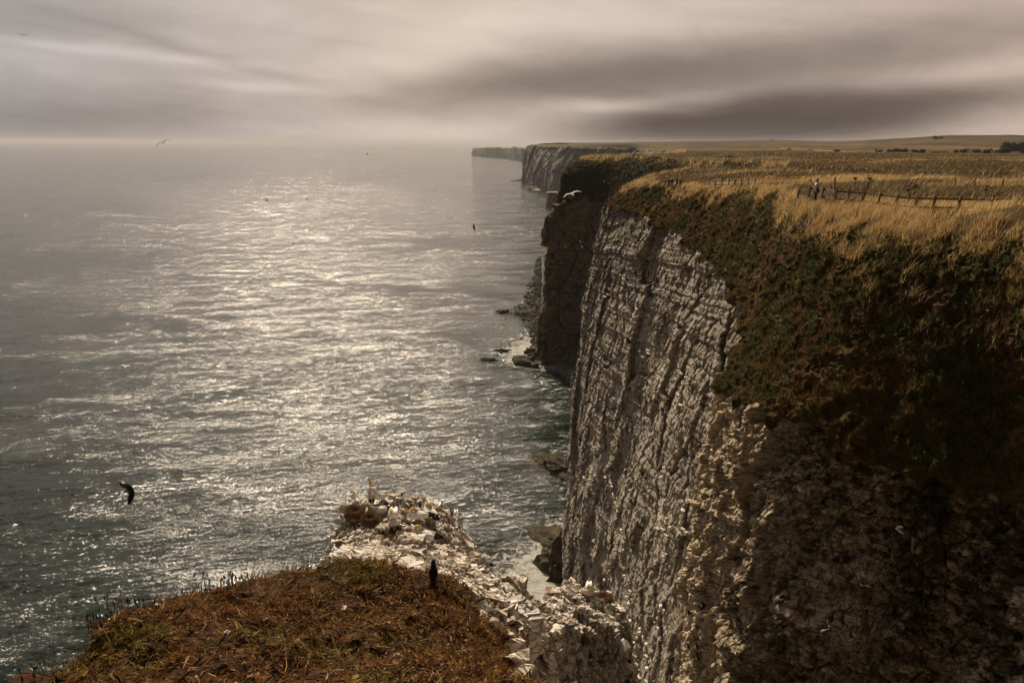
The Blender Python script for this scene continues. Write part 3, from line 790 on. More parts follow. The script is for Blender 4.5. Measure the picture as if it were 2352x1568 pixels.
def headland_mat():
    m, t, b = new_mat('chalk_rubble')
    p = t.pos()
    n1 = t.noise(p, 0.9, 5, 0.6); n2 = t.noise(p, 5.0, 5, 0.68); n3 = t.noise(p, 22, 4, 0.7)
    cell = t.sep(t.voro(p, 3.4, 'F1', 'Color'))[0]
    k = t.math('ADD', t.math('MULTIPLY', n1, 0.35), t.math('ADD', t.math('MULTIPLY', n2, 0.4), t.math('MULTIPLY', cell, 0.25)))
    c = t.ramp(k, [(0.26, (0.24, 0.15, 0.08)), (0.38, (0.52, 0.43, 0.33)), (0.46, (0.76, 0.68, 0.59)), (0.8, (0.84, 0.79, 0.72))])
    ed = t.voro(t.vmath('ADD', p, t.comb(t.math('MULTIPLY', n2, 0.2), 0, 0)), 3.6, 'DISTANCE_TO_EDGE')
    ck = t.maprange(ed, 0.0, 0.06, 1, 0)
    c = t.mix(t.math('MULTIPLY', ck, 0.75), c, (0.09, 0.05, 0.022))
    g = t.noise(t.vmath('ADD', p, (7, 3, 1)), 1.1, 4, 0.6)
    c = t.mix(t.maprange(g, 0.56, 0.66, 0, 0.85), c, t.mix(n2, (0.16, 0.085, 0.035), (0.07, 0.065, 0.018)))
    s1 = t.noise(p, 3.0, 5, 0.7); s2 = t.noise(p, 30, 3, 0.7)
    sc_ = t.ramp(t.math('ADD', t.math('MULTIPLY', s1, 0.6), t.math('MULTIPLY', s2, 0.4)), [(0.36, (0.014, 0.007, 0.003)), (0.5, (0.050, 0.023, 0.009)), (0.62, (0.13, 0.062, 0.022)), (0.75, (0.24, 0.13, 0.05))])
    rk = t.maprange(t.math('ADD', t.attr('rock'), t.math('MULTIPLY', t.math('SUBTRACT', t.noise(p, 2.6, 5, 0.7), 0.5), 0.7)), 0.42, 0.58)
    t.set(b.inputs['Base Color'], t.mix(rk, sc_, c))
    h = t.math('SUBTRACT', t.math('ADD', t.math('MULTIPLY', n2, 0.5), t.math('MULTIPLY', n3, 0.3)), t.math('MULTIPLY', ck, 0.5))
    t.set(b.inputs['Normal'], t.bump(h, 0.8, 0.06))
    b.inputs['Roughness'].default_value = 0.92; b.inputs['Specular IOR Level'].default_value = 0.08
    return m
M_head = headland_mat()
lo, sz = grid_faces(*X.shape)
headland = link('chalk_headland', mesh_np('chalk_headland', Gh.reshape(-1, 3), lo, sz, [M_head], smooth=False, attrs={'rock': rockm.ravel()}))
headland['kind'] = 'structure'


# ------------------------------------------------------------------ sea
def sea_mat():
    m, t, b = new_mat('sea_water')
    p = t.pos(); px, py, pz = t.sep(p)
    rot = t.comb(t.math('ADD', t.math('MULTIPLY', px, 0.90), t.math('MULTIPLY', py, 0.20)), t.math('SUBTRACT', t.math('MULTIPLY', py, 1.0), t.math('MULTIPLY', px, 0.20)), 0.0)
    sl = t.noise(t.vmath('MULTIPLY', p, (0.35, 1.0, 1.0)), 0.012, 4, 0.6)
    sl2 = t.noise(t.vmath('MULTIPLY', p, (0.5, 1.0, 1.0)), 0.05, 3, 0.6)
    wv = t.vmath('MULTIPLY', rot, (0.55, 1.5, 1.0))
    amp = t.maprange(t.math('ADD', t.math('MULTIPLY', sl, 0.6), t.math('MULTIPLY', sl2, 0.4)), 0.38, 0.62, 0.42, 1.25)
    slope = None
    for k_, (sx, sy, scl_, det, a_) in enumerate(((0.45, 1.2, 0.10, 2, 0.50), (0.5, 1.5, 0.6, 3, 0.9), (0.75, 1.7, 2.4, 3, 1.3), (1, 1, 8.0, 2, 0.7))):
        n = t.node('ShaderNodeTexNoise'); t.set(n.inputs['Vector'], t.vmath('MULTIPLY', rot, (sx, sy, 1))); n.inputs['Scale'].default_value = scl_
        n.inputs['Detail'].default_value = det; n.inputs['Roughness'].default_value = 0.6; n.inputs['Distortion'].default_value = 0.3
        v_ = t.vmath('MULTIPLY', t.vmath('SUBTRACT', n.outputs['Color'], (0.5, 0.5, 0.5)), (a_ * 1.6, a_ * 1.2, 0))
        slope = v_ if slope is None else t.vmath('ADD', slope, v_)
    off_ = t.maprange(py, 300, 2200, 1.0, 0.50); amp = t.math('MULTIPLY', amp, off_)   # calmer offshore
    slope = t.vmath('MULTIPLY', slope, t.comb(amp, amp, 0))
    lean_ = t.maprange(py, 250, 2600, 0.0, -0.045)   # offshore wave faces turn towards the shore
    nb = t.vmath('NORMALIZE', t.vmath('ADD', slope, t.comb(0.0, lean_, 1.0)))
    foam = t.attr('foam')
    fn = t.noise(t.vmath('MULTIPLY', p, (1, 1, 1)), 0.35, 7, 0.72, 1.6)
    fm = t.math('MULTIPLY', t.maprange(t.math('ADD', fn, t.math('MULTIPLY', foam, 0.44)), 0.64, 0.78), t.maprange(foam, 0.0, 0.25))
    c = t.mix(t.math('MULTIPLY', fm, 0.75), (0.007, 0.013, 0.009), (0.52, 0.50, 0.45))
    t.set(b.inputs['Base Color'], c)
    t.set(b.inputs['Roughness'], t.math('ADD', 0.045, t.math('MULTIPLY', fm, 0.5)))
    b.inputs['IOR'].default_value = 1.333; b.inputs['Specular IOR Level'].default_value = 0.08
    t.set(b.inputs['Normal'], nb)
    return m
gx = np.concatenate([-np.geomspace(60000, 130, 40), np.arange(-120, 70, 1.0), np.geomspace(75, 60000, 40)])
gy = np.concatenate([-np.geomspace(60000, 60, 24), np.arange(-50, 90, 8.0), np.arange(90, 420, 1.0), np.geomspace(425, 60000, 60)])
X, Y = np.meshgrid(gx, gy)
foot = catmull([s[0] for s in ST], np.linspace(0, len(ST) - 1 - 1e-6, 900))[:, :2]
dmin = np.full(X.shape, 1e9)
for q in foot[::2]: dmin = np.minimum(dmin, (X - q[0]) ** 2 + (Y - q[1]) ** 2)
dmin = np.sqrt(dmin)
wd = np.interp(Y, [90, 130, 150, 200, 250, 290, 330, 420], [16, 20, 24, 14, 8, 16, 30, 18])
foam = np.clip(1 - dmin / wd, 0, 1)
sea = link('sea', mesh_np('sea', np.stack([X, Y, 0 * X], -1).reshape(-1, 3), *grid_faces(*X.shape), [sea_mat()], smooth=True, attrs={'foam': foam.ravel()}))
sea['kind'] = 'structure'
# ------------------------------------------------------------------ ray helpers onto the finished land
bpy.context.view_layer.update()
DG = bpy.context.evaluated_depsgraph_get()
def hit(u, v):
    ok, loc, nor, idx, ob, mat_ = sc.ray_cast(DG, Vector((0, 0, CAMZ)), Vector(ray(u, v)))
    return (loc.copy(), nor.copy(), ob) if ok else (None, None, None)
def ground(x, y):
    z0 = 140.0
    ok, loc, nor, idx, ob, mat_ = sc.ray_cast(DG, Vector((x, y, z0)), Vector((0, 0, -1)))
    return loc.z if ok else 0.0
def ph(a, b, org, scl):
    """reading taken in an enlarged crop -> 2352-wide reading"""
    return ((org[0] + a / scl) / 3840 * 2352, (org[1] + b / scl) / 3840 * 2352)


# ------------------------------------------------------------------ vegetation as leaf-sized faces
def blade_mat(name, trans=0.35):
    m, t, b = new_mat(name)
    c = t.attr('col', 'Color')
    t.set(b.inputs['Base Color'], c); b.inputs['Roughness'].default_value = 0.7
    tr = t.node('ShaderNodeBsdfTranslucent'); t.set(tr.inputs[0], c)
    mx = t.node('ShaderNodeMixShader'); mx.inputs[0].default_value = trans
    t.l.new(b.outputs[0], mx.inputs[1]); t.l.new(tr.outputs[0], mx.inputs[2])
    t.l.new(mx.outputs[0], m.node_tree.nodes['Material Output'].inputs[0])
    return m
M_blade = blade_mat('grass_blades')


def sample_grid(G, w, n):
    """random points on a grid surface, w = weight per cell (0..1)"""
    a = G[:-1, :-1]; b = G[:-1, 1:]; c = G[1:, :-1]; d = G[1:, 1:]
    nn = np.cross(b - a, c - a); ar = np.linalg.norm(nn, axis=2)
    wt = (ar * w).ravel(); cs_ = np.cumsum(wt); tot = cs_[-1]
    i = np.searchsorted(cs_, rng.random(n) * tot)
    i = np.clip(i, 0, len(wt) - 1)
    s = rng.random(n)[:, None]; q = rng.random(n)[:, None]
    A_, B_, C_, D_ = (x.reshape(-1, 3)[i] for x in (a, b, c, d))
    p = A_ * (1 - s) * (1 - q) + B_ * s * (1 - q) + C_ * (1 - s) * q + D_ * s * q
    N_ = nn.reshape(-1, 3)[i]; N_ = N_ / (np.linalg.norm(N_, axis=1, keepdims=True) + 1e-9)
    N_ = np.where(N_[:, 2:3] < 0, -N_, N_)
    return p, N_


def blades(name, p, up, hgt, wid, bend, col, label, cat, droop=0.0, kind='stuff', mat=None):
    """p base, up growth direction, bend vector added at the tip"""
    n = len(p); up = up / (np.linalg.norm(up, axis=1, keepdims=True) + 1e-9)
    rnd = rng.normal(size=(n, 3)); side = np.cross(up, rnd); side /= np.linalg.norm(side, axis=1, keepdims=True) + 1e-9
    hgt = hgt[:, None]; wid = wid[:, None]
    mid = p + up * hgt * 0.55 + bend * hgt * 0.28
    tip = p + up * hgt * (1 - droop) + bend * hgt
    V = np.stack([p - side * wid / 2, p + side * wid / 2, mid + side * wid * 0.42, mid - side * wid * 0.42, tip], 1).reshape(-1, 3)
    b0 = np.arange(n) * 5
    lo = np.stack([b0, b0 + 1, b0 + 2, b0 + 3, b0 + 3, b0 + 2, b0 + 4], 1).ravel()
    sz = np.tile([4, 3], n)
    cc = np.repeat(col, 5, axis=0)
    me = mesh_np(name, V, lo, sz, [mat or M_blade], attrs={'col': cc})
    o = link(name, me)
    if kind: o['kind'] = kind
    return o


def pick(cols, n, var=0.25):
    cols = np.array(cols); i = rng.integers(0, len(cols), n)
    return np.clip(cols[i] * (1 + var * rng.normal(size=(n, 1))), 0.003, 0.9)


def cellmean(A): return 0.25 * (A[:-1, :-1] + A[1:, :-1] + A[:-1, 1:] + A[1:, 1:])
def cellpos(G): return 0.25 * (G[:-1, :-1] + G[1:, :-1] + G[:-1, 1:] + G[1:, 1:])


BROWN = [(0.145, 0.078, 0.022), (0.085, 0.047, 0.014), (0.25, 0.145, 0.045), (0.035, 0.022, 0.008)]
GREEN = [(0.040, 0.055, 0.012), (0.055, 0.070, 0.012), (0.028, 0.040, 0.009), (0.085, 0.080, 0.015)]
GOLD = [(0.66, 0.45, 0.19), (0.52, 0.34, 0.13), (0.78, 0.57, 0.29), (0.34, 0.205, 0.075)]


def turf_on(name, G, rock, zone, n, hmin, hmax, wd, seed, zlo=1.0, zhi=3.1, xmax=1e9, gold_top=3.2):
    C = cellpos(G); rk = cellmean(rock); zn = np.repeat(((zone[:-1] + zone[1:]) / 2)[:, None], C.shape[1], 1)
    q = C.reshape(-1, 3)
    cl = np.clip(fbm(q * 0.9, 3, seed=seed) * 1.6 + 0.55, 0.03, 1).reshape(rk.shape)
    w_ = (rk < 0.5) * (zn > zlo) * (zn < zhi) * cl * (C[..., 0] < xmax) * (C[..., 1] > 14)
    p, N_ = sample_grid(G, w_, n)
    gz = fbm(p * 0.22, 3, seed=seed + 2); gz2 = fbm(p * 0.9, 2, seed=seed + 3)
    # golden towards the top, green in the hollows, brown elsewhere
    top_ = land_h(p[:, 0], p[:, 1]) - p[:, 2]
    gold = sstep(gold_top + 1.5 * sstep(44, 35, p[:, 1]), 0.4, top_ + gz * 3.2 + gz2 * 1.5)
    green = sstep(-0.02, 0.16, 0.5 * gz2 + 0.8 * gz)
    col = np.where((rng.random(n) < green * 0.75)[:, None], pick(GREEN, n), pick(BROWN, n))
    isg = rng.random(n) < gold * 0.9
    col = np.where(isg[:, None], pick(GOLD, n, 0.18), col)
    h = rng.uniform(hmin, hmax, n) * (1 + isg * 1.4)
    upv = N_ * 0.45 + A3(0, 0, 0.75) + rng.normal(size=(n, 3)) * 0.28
    # tufts comb downhill where steep, and lean inland with the wind at the top
    down = -A3(0, 0, 1) + N_ * N_[:, 2:3]
    bend = down * (1 - N_[:, 2:3]) * 1.0 * (~isg)[:, None] + A3(0.55, 0.10, -0.1) * isg[:, None] + rng.normal(size=(n, 3)) * 0.2
    return blades(name, p - N_ * 0.03, upv, h, rng.uniform(0.6, 1.3, n) * wd * np.where(isg, 0.8, 1.0), bend, col, None, None, 0.15)


turf_on('slope_grass', Gn, Rn, zn_n, 170000, 0.14, 0.38, 0.022, 300, zlo=0.93)
turf_on('cliff_top_grass', Ge, Re, zn_e, 90000, 0.22, 0.5, 0.045, 320, zlo=0.93, gold_top=1.1)
turf_on('headland_grass', Gd, Rd, zn_d, 45000, 0.5, 1.0, 0.16, 340, zlo=0.95, gold_top=1.6)


def field_grass(name, n, ymin, ymax, dmax, h0, h1, wd, seed, thr=0.0, dull=0.0):
    C = cellpos(G_field); q = C.reshape(-1, 3)
    dd = C[..., 0] - np.interp(C[..., 1], np.maximum.accumulate(CC[:, 1]), CC[:, 0])
    cl = np.clip(fbm(q * A3(0.05, 0.14, 0.2), 4, seed=seed) * 2.6 + 0.55 - thr, 0.02, 1).reshape(dd.shape)
    dist2 = C[..., 0] ** 2 + C[..., 1] ** 2
    ang_ok = C[..., 0] / C[..., 1] < 0.78
    w_ = (C[..., 1] > ymin) * (C[..., 1] < ymax) * (dd < dmax) * ang_ok * cl / dist2
    p, N_ = sample_grid(G_field, w_, n)
    g = fbm(p * A3(0.03, 0.10, 0.2), 4, seed=seed + 1) * 1.5 - dull
    col = np.where((rng.random(n) < sstep(-0.08, 0.18, -g) * 0.85)[:, None], pick([(0.10, 0.065, 0.024), (0.17, 0.10, 0.035), (0.05, 0.046, 0.016)], n), pick(GOLD, n, 0.2))
    dist = np.sqrt((p[:, :2] ** 2).sum(1))
    h = rng.uniform(h0, h1, n); wv = wd * np.clip(dist / 50, 0.7, 3.2)
    bend = A3(0.45, 0.05, -0.05) + rng.normal(size=(n, 3)) * 0.2
    return blades(name, p, A3(0, 0, 1) + rng.normal(size=(n, 3)) * 0.15, h, wv, bend, col, None, None, 0.1)


field_grass('meadow_grass', 150000, 30, 140, 110, 0.5, 1.05, 0.03, 360)
field_grass('far_meadow_grass', 110000, 130, 420, 260, 0.35, 0.7, 0.03, 370, 0.05, 0.85)

# leafy plants in the damp hollow of the slope
def leafy(name, n, nl, seed):
    C = cellpos(Gn); rk = cellmean(Rn); zn = np.repeat(((zn_n[:-1] + zn_n[1:]) / 2)[:, None], C.shape[1], 1)
    cl = np.clip(fbm(C.reshape(-1, 3) * 0.25, 2, seed=seed) * 2 + 0.7, 0, 1).reshape(rk.shape)
    w_ = (rk < 0.4) * (zn > 1.1) * (zn < 2.5) * (C[..., 1] > 20) * (C[..., 1] < 44) * cl
    p, N_ = sample_grid(Gn, w_, n)
    p = np.repeat(p, nl, 0); N_ = np.repeat(N_, nl, 0); m = len(p)
    st_ = np.repeat(rng.uniform(0.15, 0.5, n), nl)
    k = np.tile(np.linspace(0.15, 1, nl), n)
    base = p + (A3(-0.2, -0.1, 1) * (st_ * k)[:, None]) + rng.normal(size=(m, 3)) * 0.02
    dirv = rng.normal(size=(m, 3)) * A3(1, 1, 0.35) + A3(-0.25, -0.2, 0.35)
    col = pick([(0.05, 0.085, 0.022), (0.07, 0.11, 0.028), (0.035, 0.06, 0.016), (0.09, 0.10, 0.03)], m, 0.2)
    return blades(name, base, dirv, rng.uniform(0.07, 0.16, m), rng.uniform(0.03, 0.05, m), rng.normal(size=(m, 3)) * 0.15 + A3(0, 0, -0.25), col, None, None, 0)
leafy('undergrowth', 900, 16, 380)
# pink flower heads sprinkled through it
C = cellpos(Gn); zn = np.repeat(((zn_n[:-1] + zn_n[1:]) / 2)[:, None], C.shape[1], 1)
cl = (np.clip(fbm(C.reshape(-1, 3) * 0.5, 2, seed=391) * 3 - 0.7, 0, 1)).reshape(zn.shape)
p, N_ = sample_grid(Gn, (zn > 1.7) * (zn < 2.7) * (C[..., 1] > 26) * cl, 700)
p = p + A3(0, 0, 0.3) + rng.normal(size=p.shape) * 0.03
blades('pink_flowers', p, rng.normal(size=p.shape) * A3(1, 1, 0.2) + A3(0, -0.3, 0.6), rng.uniform(0.03, 0.06, len(p)), rng.uniform(0.03, 0.05, len(p)), rng.normal(size=p.shape) * 0.1, pick([(0.45, 0.12, 0.26), (0.36, 0.14, 0.28)], len(p), 0.15), None, None)

# dead leaves and stalks over the mound
soilC = cellmean(np.broadcast_to(soil, Gh.shape[:2])); Ch = cellpos(Gh)
Nz = cellmean(N[..., 2])
w_ = (soilC > 0.4) * (Ch[..., 1] > 4.5) * (Ch[..., 1] < 13) * (Ch[..., 2] > 80)
cl = np.clip(fbm(Ch.reshape(-1, 3) * 1.4, 3, seed=400) * 1.5 + 0.6, 0.12, 1).reshape(w_.shape)
nL = 95000
p, N_ = sample_grid(Gh, w_ * cl, nL)
k = rng.random(nL)
dirv = rng.normal(size=(nL, 3)); dirv = dirv - N_ * (dirv * N_).sum(1, keepdims=True); dirv /= np.linalg.norm(dirv, axis=1, keepdims=True)
dirv = dirv + N_ * np.abs(rng.normal(size=(nL, 1))) * 0.45
cz = fbm(p * 0.8, 3, seed=402)
gr = rng.random(nL) < sstep(0.1, 0.6, cz) * 0.8
col = np.where(gr[:, None], pick([(0.14, 0.105, 0.022), (0.22, 0.165, 0.04), (0.08, 0.062, 0.014)], nL), pick([(0.10, 0.038, 0.010), (0.20, 0.085, 0.022), (0.32, 0.15, 0.042), (0.05, 0.02, 0.007), (0.022, 0.010, 0.004), (0.46, 0.29, 0.12), (0.13, 0.05, 0.014)], nL))
ln = rng.gamma(2.2, 0.034, nL) + 0.025; wdt = rng.gamma(2.0, 0.0045, nL) * (1 + gr * 0.7) + 0.002
blades('leaf_litter', p + N_ * rng.uniform(0, 0.03, (nL, 1)), dirv, ln, wdt, rng.normal(size=(nL, 3)) * 0.28 - N_ * 0.18, col, None, None)
# tawny fine grass on its seaward flank
lx = poly_dist(Ch[..., 0], Ch[..., 1], POLY)
w2 = (soilC > 0.4) * (Ch[..., 2] > 80) * (Ch[..., 1] > 4.5) * (Ch[..., 1] < 12.5) * np.clip(np.exp(lx / 0.55) + 0.55 * sstep(-1.6, -4.0, Ch[..., 0]) * cl, 0, 1)
nG = 60000
p, N_ = sample_grid(Gh, w2, nG)
col = pick([(0.30, 0.16, 0.045), (0.22, 0.11, 0.03), (0.16, 0.075, 0.022), (0.36, 0.21, 0.07), (0.16, 0.09, 0.03)], nG, 0.2)
blades('tawny_grass', p, N_ * 0.5 + A3(0, 0, 0.5) + rng.normal(size=(nG, 3)) * 0.4, rng.uniform(0.04, 0.12, nG), rng.uniform(0.003, 0.007, nG), A3(0.5, 0.15, -0.1) + rng.normal(size=(nG, 3)) * 0.35, col, None, None, 0.1)
# low green and brown scrub between the chalk blocks
w3 = (soilC < 0.5) * (Ch[..., 1] > 12) * (Ch[..., 1] < 36) * (Ch[..., 2] > 60) * np.clip(fbm(Ch.reshape(-1, 3) * 0.9, 3, seed=410) * 5 - 1.1, 0, 1).reshape(w_.shape)
nS = 26000
p, N_ = sample_grid(Gh, w3, nS)
col = np.where((fbm(p * 0.8, 2, seed=412) > 0.0)[:, None], pick(GREEN, nS), pick([(0.16, 0.085, 0.03), (0.10, 0.055, 0.02)], nS))
blades('chalk_scrub', p, N_ * 0.6 + A3(0, 0, 0.4) + rng.normal(size=(nS, 3)) * 0.5, rng.uniform(0.06, 0.2, nS), rng.uniform(0.008, 0.018, nS), rng.normal(size=(nS, 3)) * 0.3, col, None, None, 0.1)

# ------------------------------------------------------------------ loose stone
def hull(seed, flat=1.0, n=24):
    r2 = np.random.default_rng(seed); bm = bmesh.new()
    for q in r2.normal(size=(n, 3)):
        q = q / np.linalg.norm(q) * r2.uniform(0.75, 1.0); bm.verts.new((q[0] * r2.uniform(.8, 1.1), q[1], q[2] * flat))
    bmesh.ops.convex_hull(bm, input=bm.verts)
    bmesh.ops.delete(bm, geom=[v for v in bm.verts if not v.link_faces], context='VERTS')
    bmesh.ops.triangulate(bm, faces=bm.faces); bm.verts.index_update()
    v = np.array([x.co[:] for x in bm.verts]); f = np.array([[x.index for x in fc.verts] for fc in bm.faces]); bm.free()
    return v, f
HULLS = [hull(500 + i, [0.55, 0.7, 0.45, 0.9][i % 4]) for i in range(12)]


def stones(name, pos, size, mats, col=None):
    V = []; F = []; o = 0
    for k in range(len(pos)):
        v, f = HULLS[rng.integers(0, 12)]
        a = rng.uniform(0, 2 * math.pi); b = rng.normal() * 0.45
        Rm = np.array(Matrix.Rotation(a, 3, 'Z') @ Matrix.Rotation(b, 3, 'X'))
        V.append((v * size[k] * rng.uniform(0.7, 1.3, 3)) @ Rm.T + pos[k]); F.append(f + o); o += len(v)
    V = np.concatenate(V); F = np.concatenate(F)
    me = mesh_np(name, V, F.ravel(), np.full(len(F), 3), mats, attrs={'rock': np.ones(len(V), np.float32)})
    return link(name, me)
w4 = (soilC < 0.45) * (Ch[..., 1] > 12.5) * (Ch[..., 1] < 36) * (Ch[..., 2] > 62) * np.clip(fbm(Ch.reshape(-1, 3) * 0.7, 3, seed=420) * 2 + 0.6, 0.05, 1).reshape(w_.shape)
p, N_ = sample_grid(Gh, w4, 3600)
stones('chalk_rubble', p, rng.gamma(2.0, 0.045, len(p)) + 0.035, [M_head])['kind'] = 'stuff'
# a few chalk crumbs and droppings on the brown mound
p, N_ = sample_grid(Gh, w_ * 1.0, 420)
stones('chalk_crumbs', p + N_ * 0.01, rng.gamma(2.0, 0.006, len(p)) + 0.006, [M_head])['kind'] = 'stuff'
# blocks standing out of the near wall
C = cellpos(Gn); zn = np.repeat(((zn_n[:-1] + zn_n[1:]) / 2)[:, None], C.shape[1], 1); rk = cellmean(Rn)
cl = np.clip(fbm(C.reshape(-1, 3) * A3(0.35, 0.35, 0.2), 3, seed=431) * 3 + 0.1, 0.0, 1).reshape(zn.shape)
p, N_ = sample_grid(Gn, (rk > 0.5) * (zn > 0.5) * (C[..., 1] > 22) * cl * (C[..., 1] < 50), 2600)
stones('wall_blocks', p, rng.gamma(2.2, 0.055, len(p)) + 0.05, [M_near])['kind'] = 'stuff'

M_wet = rock_mat('wet_shore_rock', (0.13, 0.11, 0.075), (0.06, 0.05, 0.032), (0.022, 0.018, 0.012), white_amt=0.4, green_amt=0.6, scl=1.4)
# shore rubble below the dark headland
pts = []; sz_ = []
for _ in range(2400):
    v_px = 590 + 240 * rng.random() ** 0.8
    lim = np.interp(v_px, [590, 640, 690, 715, 735, 780, 815, 830], [1234, 1222, 1204, 1176, 1206, 1226, 1212, 1205])
    u_px = 1242 - (1242 - lim) * rng.random() ** 1.5 * rng.uniform(0.7, 1.25)
    pts.append(PZ(u_px, v_px, 0.12)); sz_.append(rng.gamma(1.3, 0.36) + 0.12)
stones('shore_rubble', np.array(pts), np.array(sz_) * 0.8, [M_wet])['kind'] = 'stuff'
def boulder(u, v, r, flat, label, group=None, zoff=0.0, n=60, stretch=(1, 1), rot=0.0):
    q = PZ(u, v, 0.0); r2 = np.random.default_rng(int(u * 7 + v))
    bm = bmesh.new(); bmesh.ops.create_icosphere(bm, subdivisions=4, radius=1.0)
    co = np.array([x.co[:] for x in bm.verts]); off = r2.uniform(0, 90, 3)
    f1, f2, c = voronoi(co * 1.7 + off, 3)
    d = 1 + 0.8 * fbm(co * 1.2 + off, 3, seed=2) + 0.6 * (c - 0.5) + 0.1 * fbm(co * 6 + off, 2, seed=4)
    co = co * d[:, None] * A3(r * stretch[0], r * stretch[1], r * flat)
    for x, y in zip(bm.verts, co): x.co = y
    me = bpy.data.meshes.new('shore_boulder'); bm.to_mesh(me); bm.free(); me.materials.append(M_wet)
    at = me.attributes.new('rock', 'FLOAT', 'POINT'); at.data.foreach_set('value', np.ones(len(co), np.float32))
    o = link('shore_boulder', me); o.location = (q[0], q[1], zoff); o.rotation_euler = (0, 0, rot)
    return tag(o, label, 'boulder', group or 'boulders in the sea at the cliff foot')
boulder(1280, 1075, 5.2, 0.40, 'long mossy dark rock against the foot of the pale cliff', stretch=(1.15, 1.7), rot=0.5)
boulder(1268, 1238, 4.6, 0.2, 'low brown rock slab awash in foam below the pale cliff', stretch=(1.0, 1.9), zoff=-0.1)
boulder(1222, 835, 5.0, 0.40, 'dark pointed rock at the left foot of the dark headland', stretch=(1.4, 1.1))
boulder(1238, 812, 4.2, 0.7, 'tall dark rock tucked into the dark headland foot', stretch=(1.0, 1.0))
boulder(1154, 717, 2.2, 0.6, 'lone dark boulder in the water left of the shore rubble', stretch=(1.5, .9))
boulder(1152, 806, 2.2, 0.5, 'flat dark rock off the dark headland, upper of two', stretch=(1.7, .6))
boulder(1124, 826, 1.7, 0.45, 'small flat dark rock off the dark headland, lower of two', stretch=(1.6, .7))
boulder(1195, 722, 2.0, 0.6, 'dark rock at the seaward edge of the shore rubble', stretch=(1.8, .8))
boulder(1222, 416, 16, 0.25, 'low dark reef at the tip of the distant headland', stretch=(2.2, 1.2))
boulder(1240, 432, 14, 0.20, 'low dark reef halfway along the distant headland foot', stretch=(1.8, 2.2))
boulder(1297, 1310, 5.2, 2.0, 'black buttress rock at the foot of the pale cliff', stretch=(0.9, 1.2))

# sea arch beyond the dark headland
def sea_arch():
    q = PZ(1272, 474, 0); sy = 30.0
    bm = bmesh.new()
    # outline in the plane facing the viewer, with a hole, given 30 m of depth
    k = q[1] / FPX * 1024 / 2352
    def pt(u, v): return ((u - 1272) * k, (474 - v) * k)
    outer = [pt(1254, 474), pt(1256, 455), pt(1257, 441), pt(1275, 440), pt(1296, 441), pt(1300, 474)]
    hole = [pt(1276, 474), pt(1272, 466), pt(1269, 458), pt(1272, 450), pt(1278, 452), pt(1284, 462), pt(1288, 474)]
    path = outer + hole[::-1]
    vs = [bm.verts.new((x, -sy / 2, z)) for x, z in path]; fc = bm.faces.new(vs)
    ex = bmesh.ops.extrude_face_region(bm, geom=[fc]); vv = [e for e in ex['geom'] if isinstance(e, bmesh.types.BMVert)]
    bmesh.ops.translate(bm, vec=(0, sy, 0), verts=vv)
    bmesh.ops.triangulate(bm, faces=bm.faces); bmesh.ops.recalc_face_normals(bm, faces=bm.faces)
    bmesh.ops.subdivide_edges(bm, edges=bm.edges, cuts=5, use_grid_fill=True)
    for v in bm.verts:
        n = fbm(np.array([[v.co.x * 0.12, v.co.y * 0.12, v.co.z * 0.12]]), 3, seed=4)[0]; v.co.x += n * 4; v.co.y += n * 6
    me = bpy.data.meshes.new('sea_arch'); bm.to_mesh(me); bm.free(); me.materials.append(M_far)
    at = me.attributes.new('rock', 'FLOAT', 'POINT'); at.data.foreach_set('value', np.ones(len(me.vertices), np.float32))
    o = link('sea_arch', me); o.location = (q[0], q[1], -1)
    tag(o, 'small grey rock arch standing in the sea past the dark headland', 'sea arch')
sea_arch()

# ------------------------------------------------------------------ birds
M_white = plain('feather_white', (0.86, 0.82, 0.77), 0.7, 0.06, 14)
M_buff = plain('feather_buff', (0.66, 0.43, 0.17), 0.7, 0.12, 10)
M_black = plain('feather_black', (0.018, 0.015, 0.014), 0.6, 0.3)
M_beak = plain('beak_grey', (0.22, 0.24, 0.25), 0.4, 0.1)
M_grey = plain('feather_grey', (0.17, 0.17, 0.19), 0.7, 0.2, 12)
M_down = plain('chick_down', (0.72, 0.66, 0.62), 0.95, 0.1, 20)
M_jack = plain('feather_jackdaw', (0.022, 0.017, 0.018), 0.45, 0.3, 14, spec=0.4)
M_nape = plain('feather_nape_grey', (0.055, 0.048, 0.05), 0.6, 0.2)
BM_ = [M_white, M_buff, M_black, M_beak, M_down, M_grey, M_jack, M_nape]


def wings(mb, y0, y1, z0, z1, sx, m=0, tipm=2, w=0.05, h=0.09):
    for sgn in (-1, 1):
        n = 7; pts = []; rd = []; ms = []
        for i in range(n):
            k = i / (n - 1)
            pts.append((sgn * sx * (1 - 0.75 * k ** 1.5), y0 + (y1 - y0) * k, z0 + (z1 - z0) * k)); e = math.sin(math.pi * min(0.96, 0.14 + k * 0.82))
            rd.append((w * e + 0.008, h * e + 0.008)); ms.append(tipm if k > 0.58 else m)
        mb.sweep(pts, rd, 8, ms)


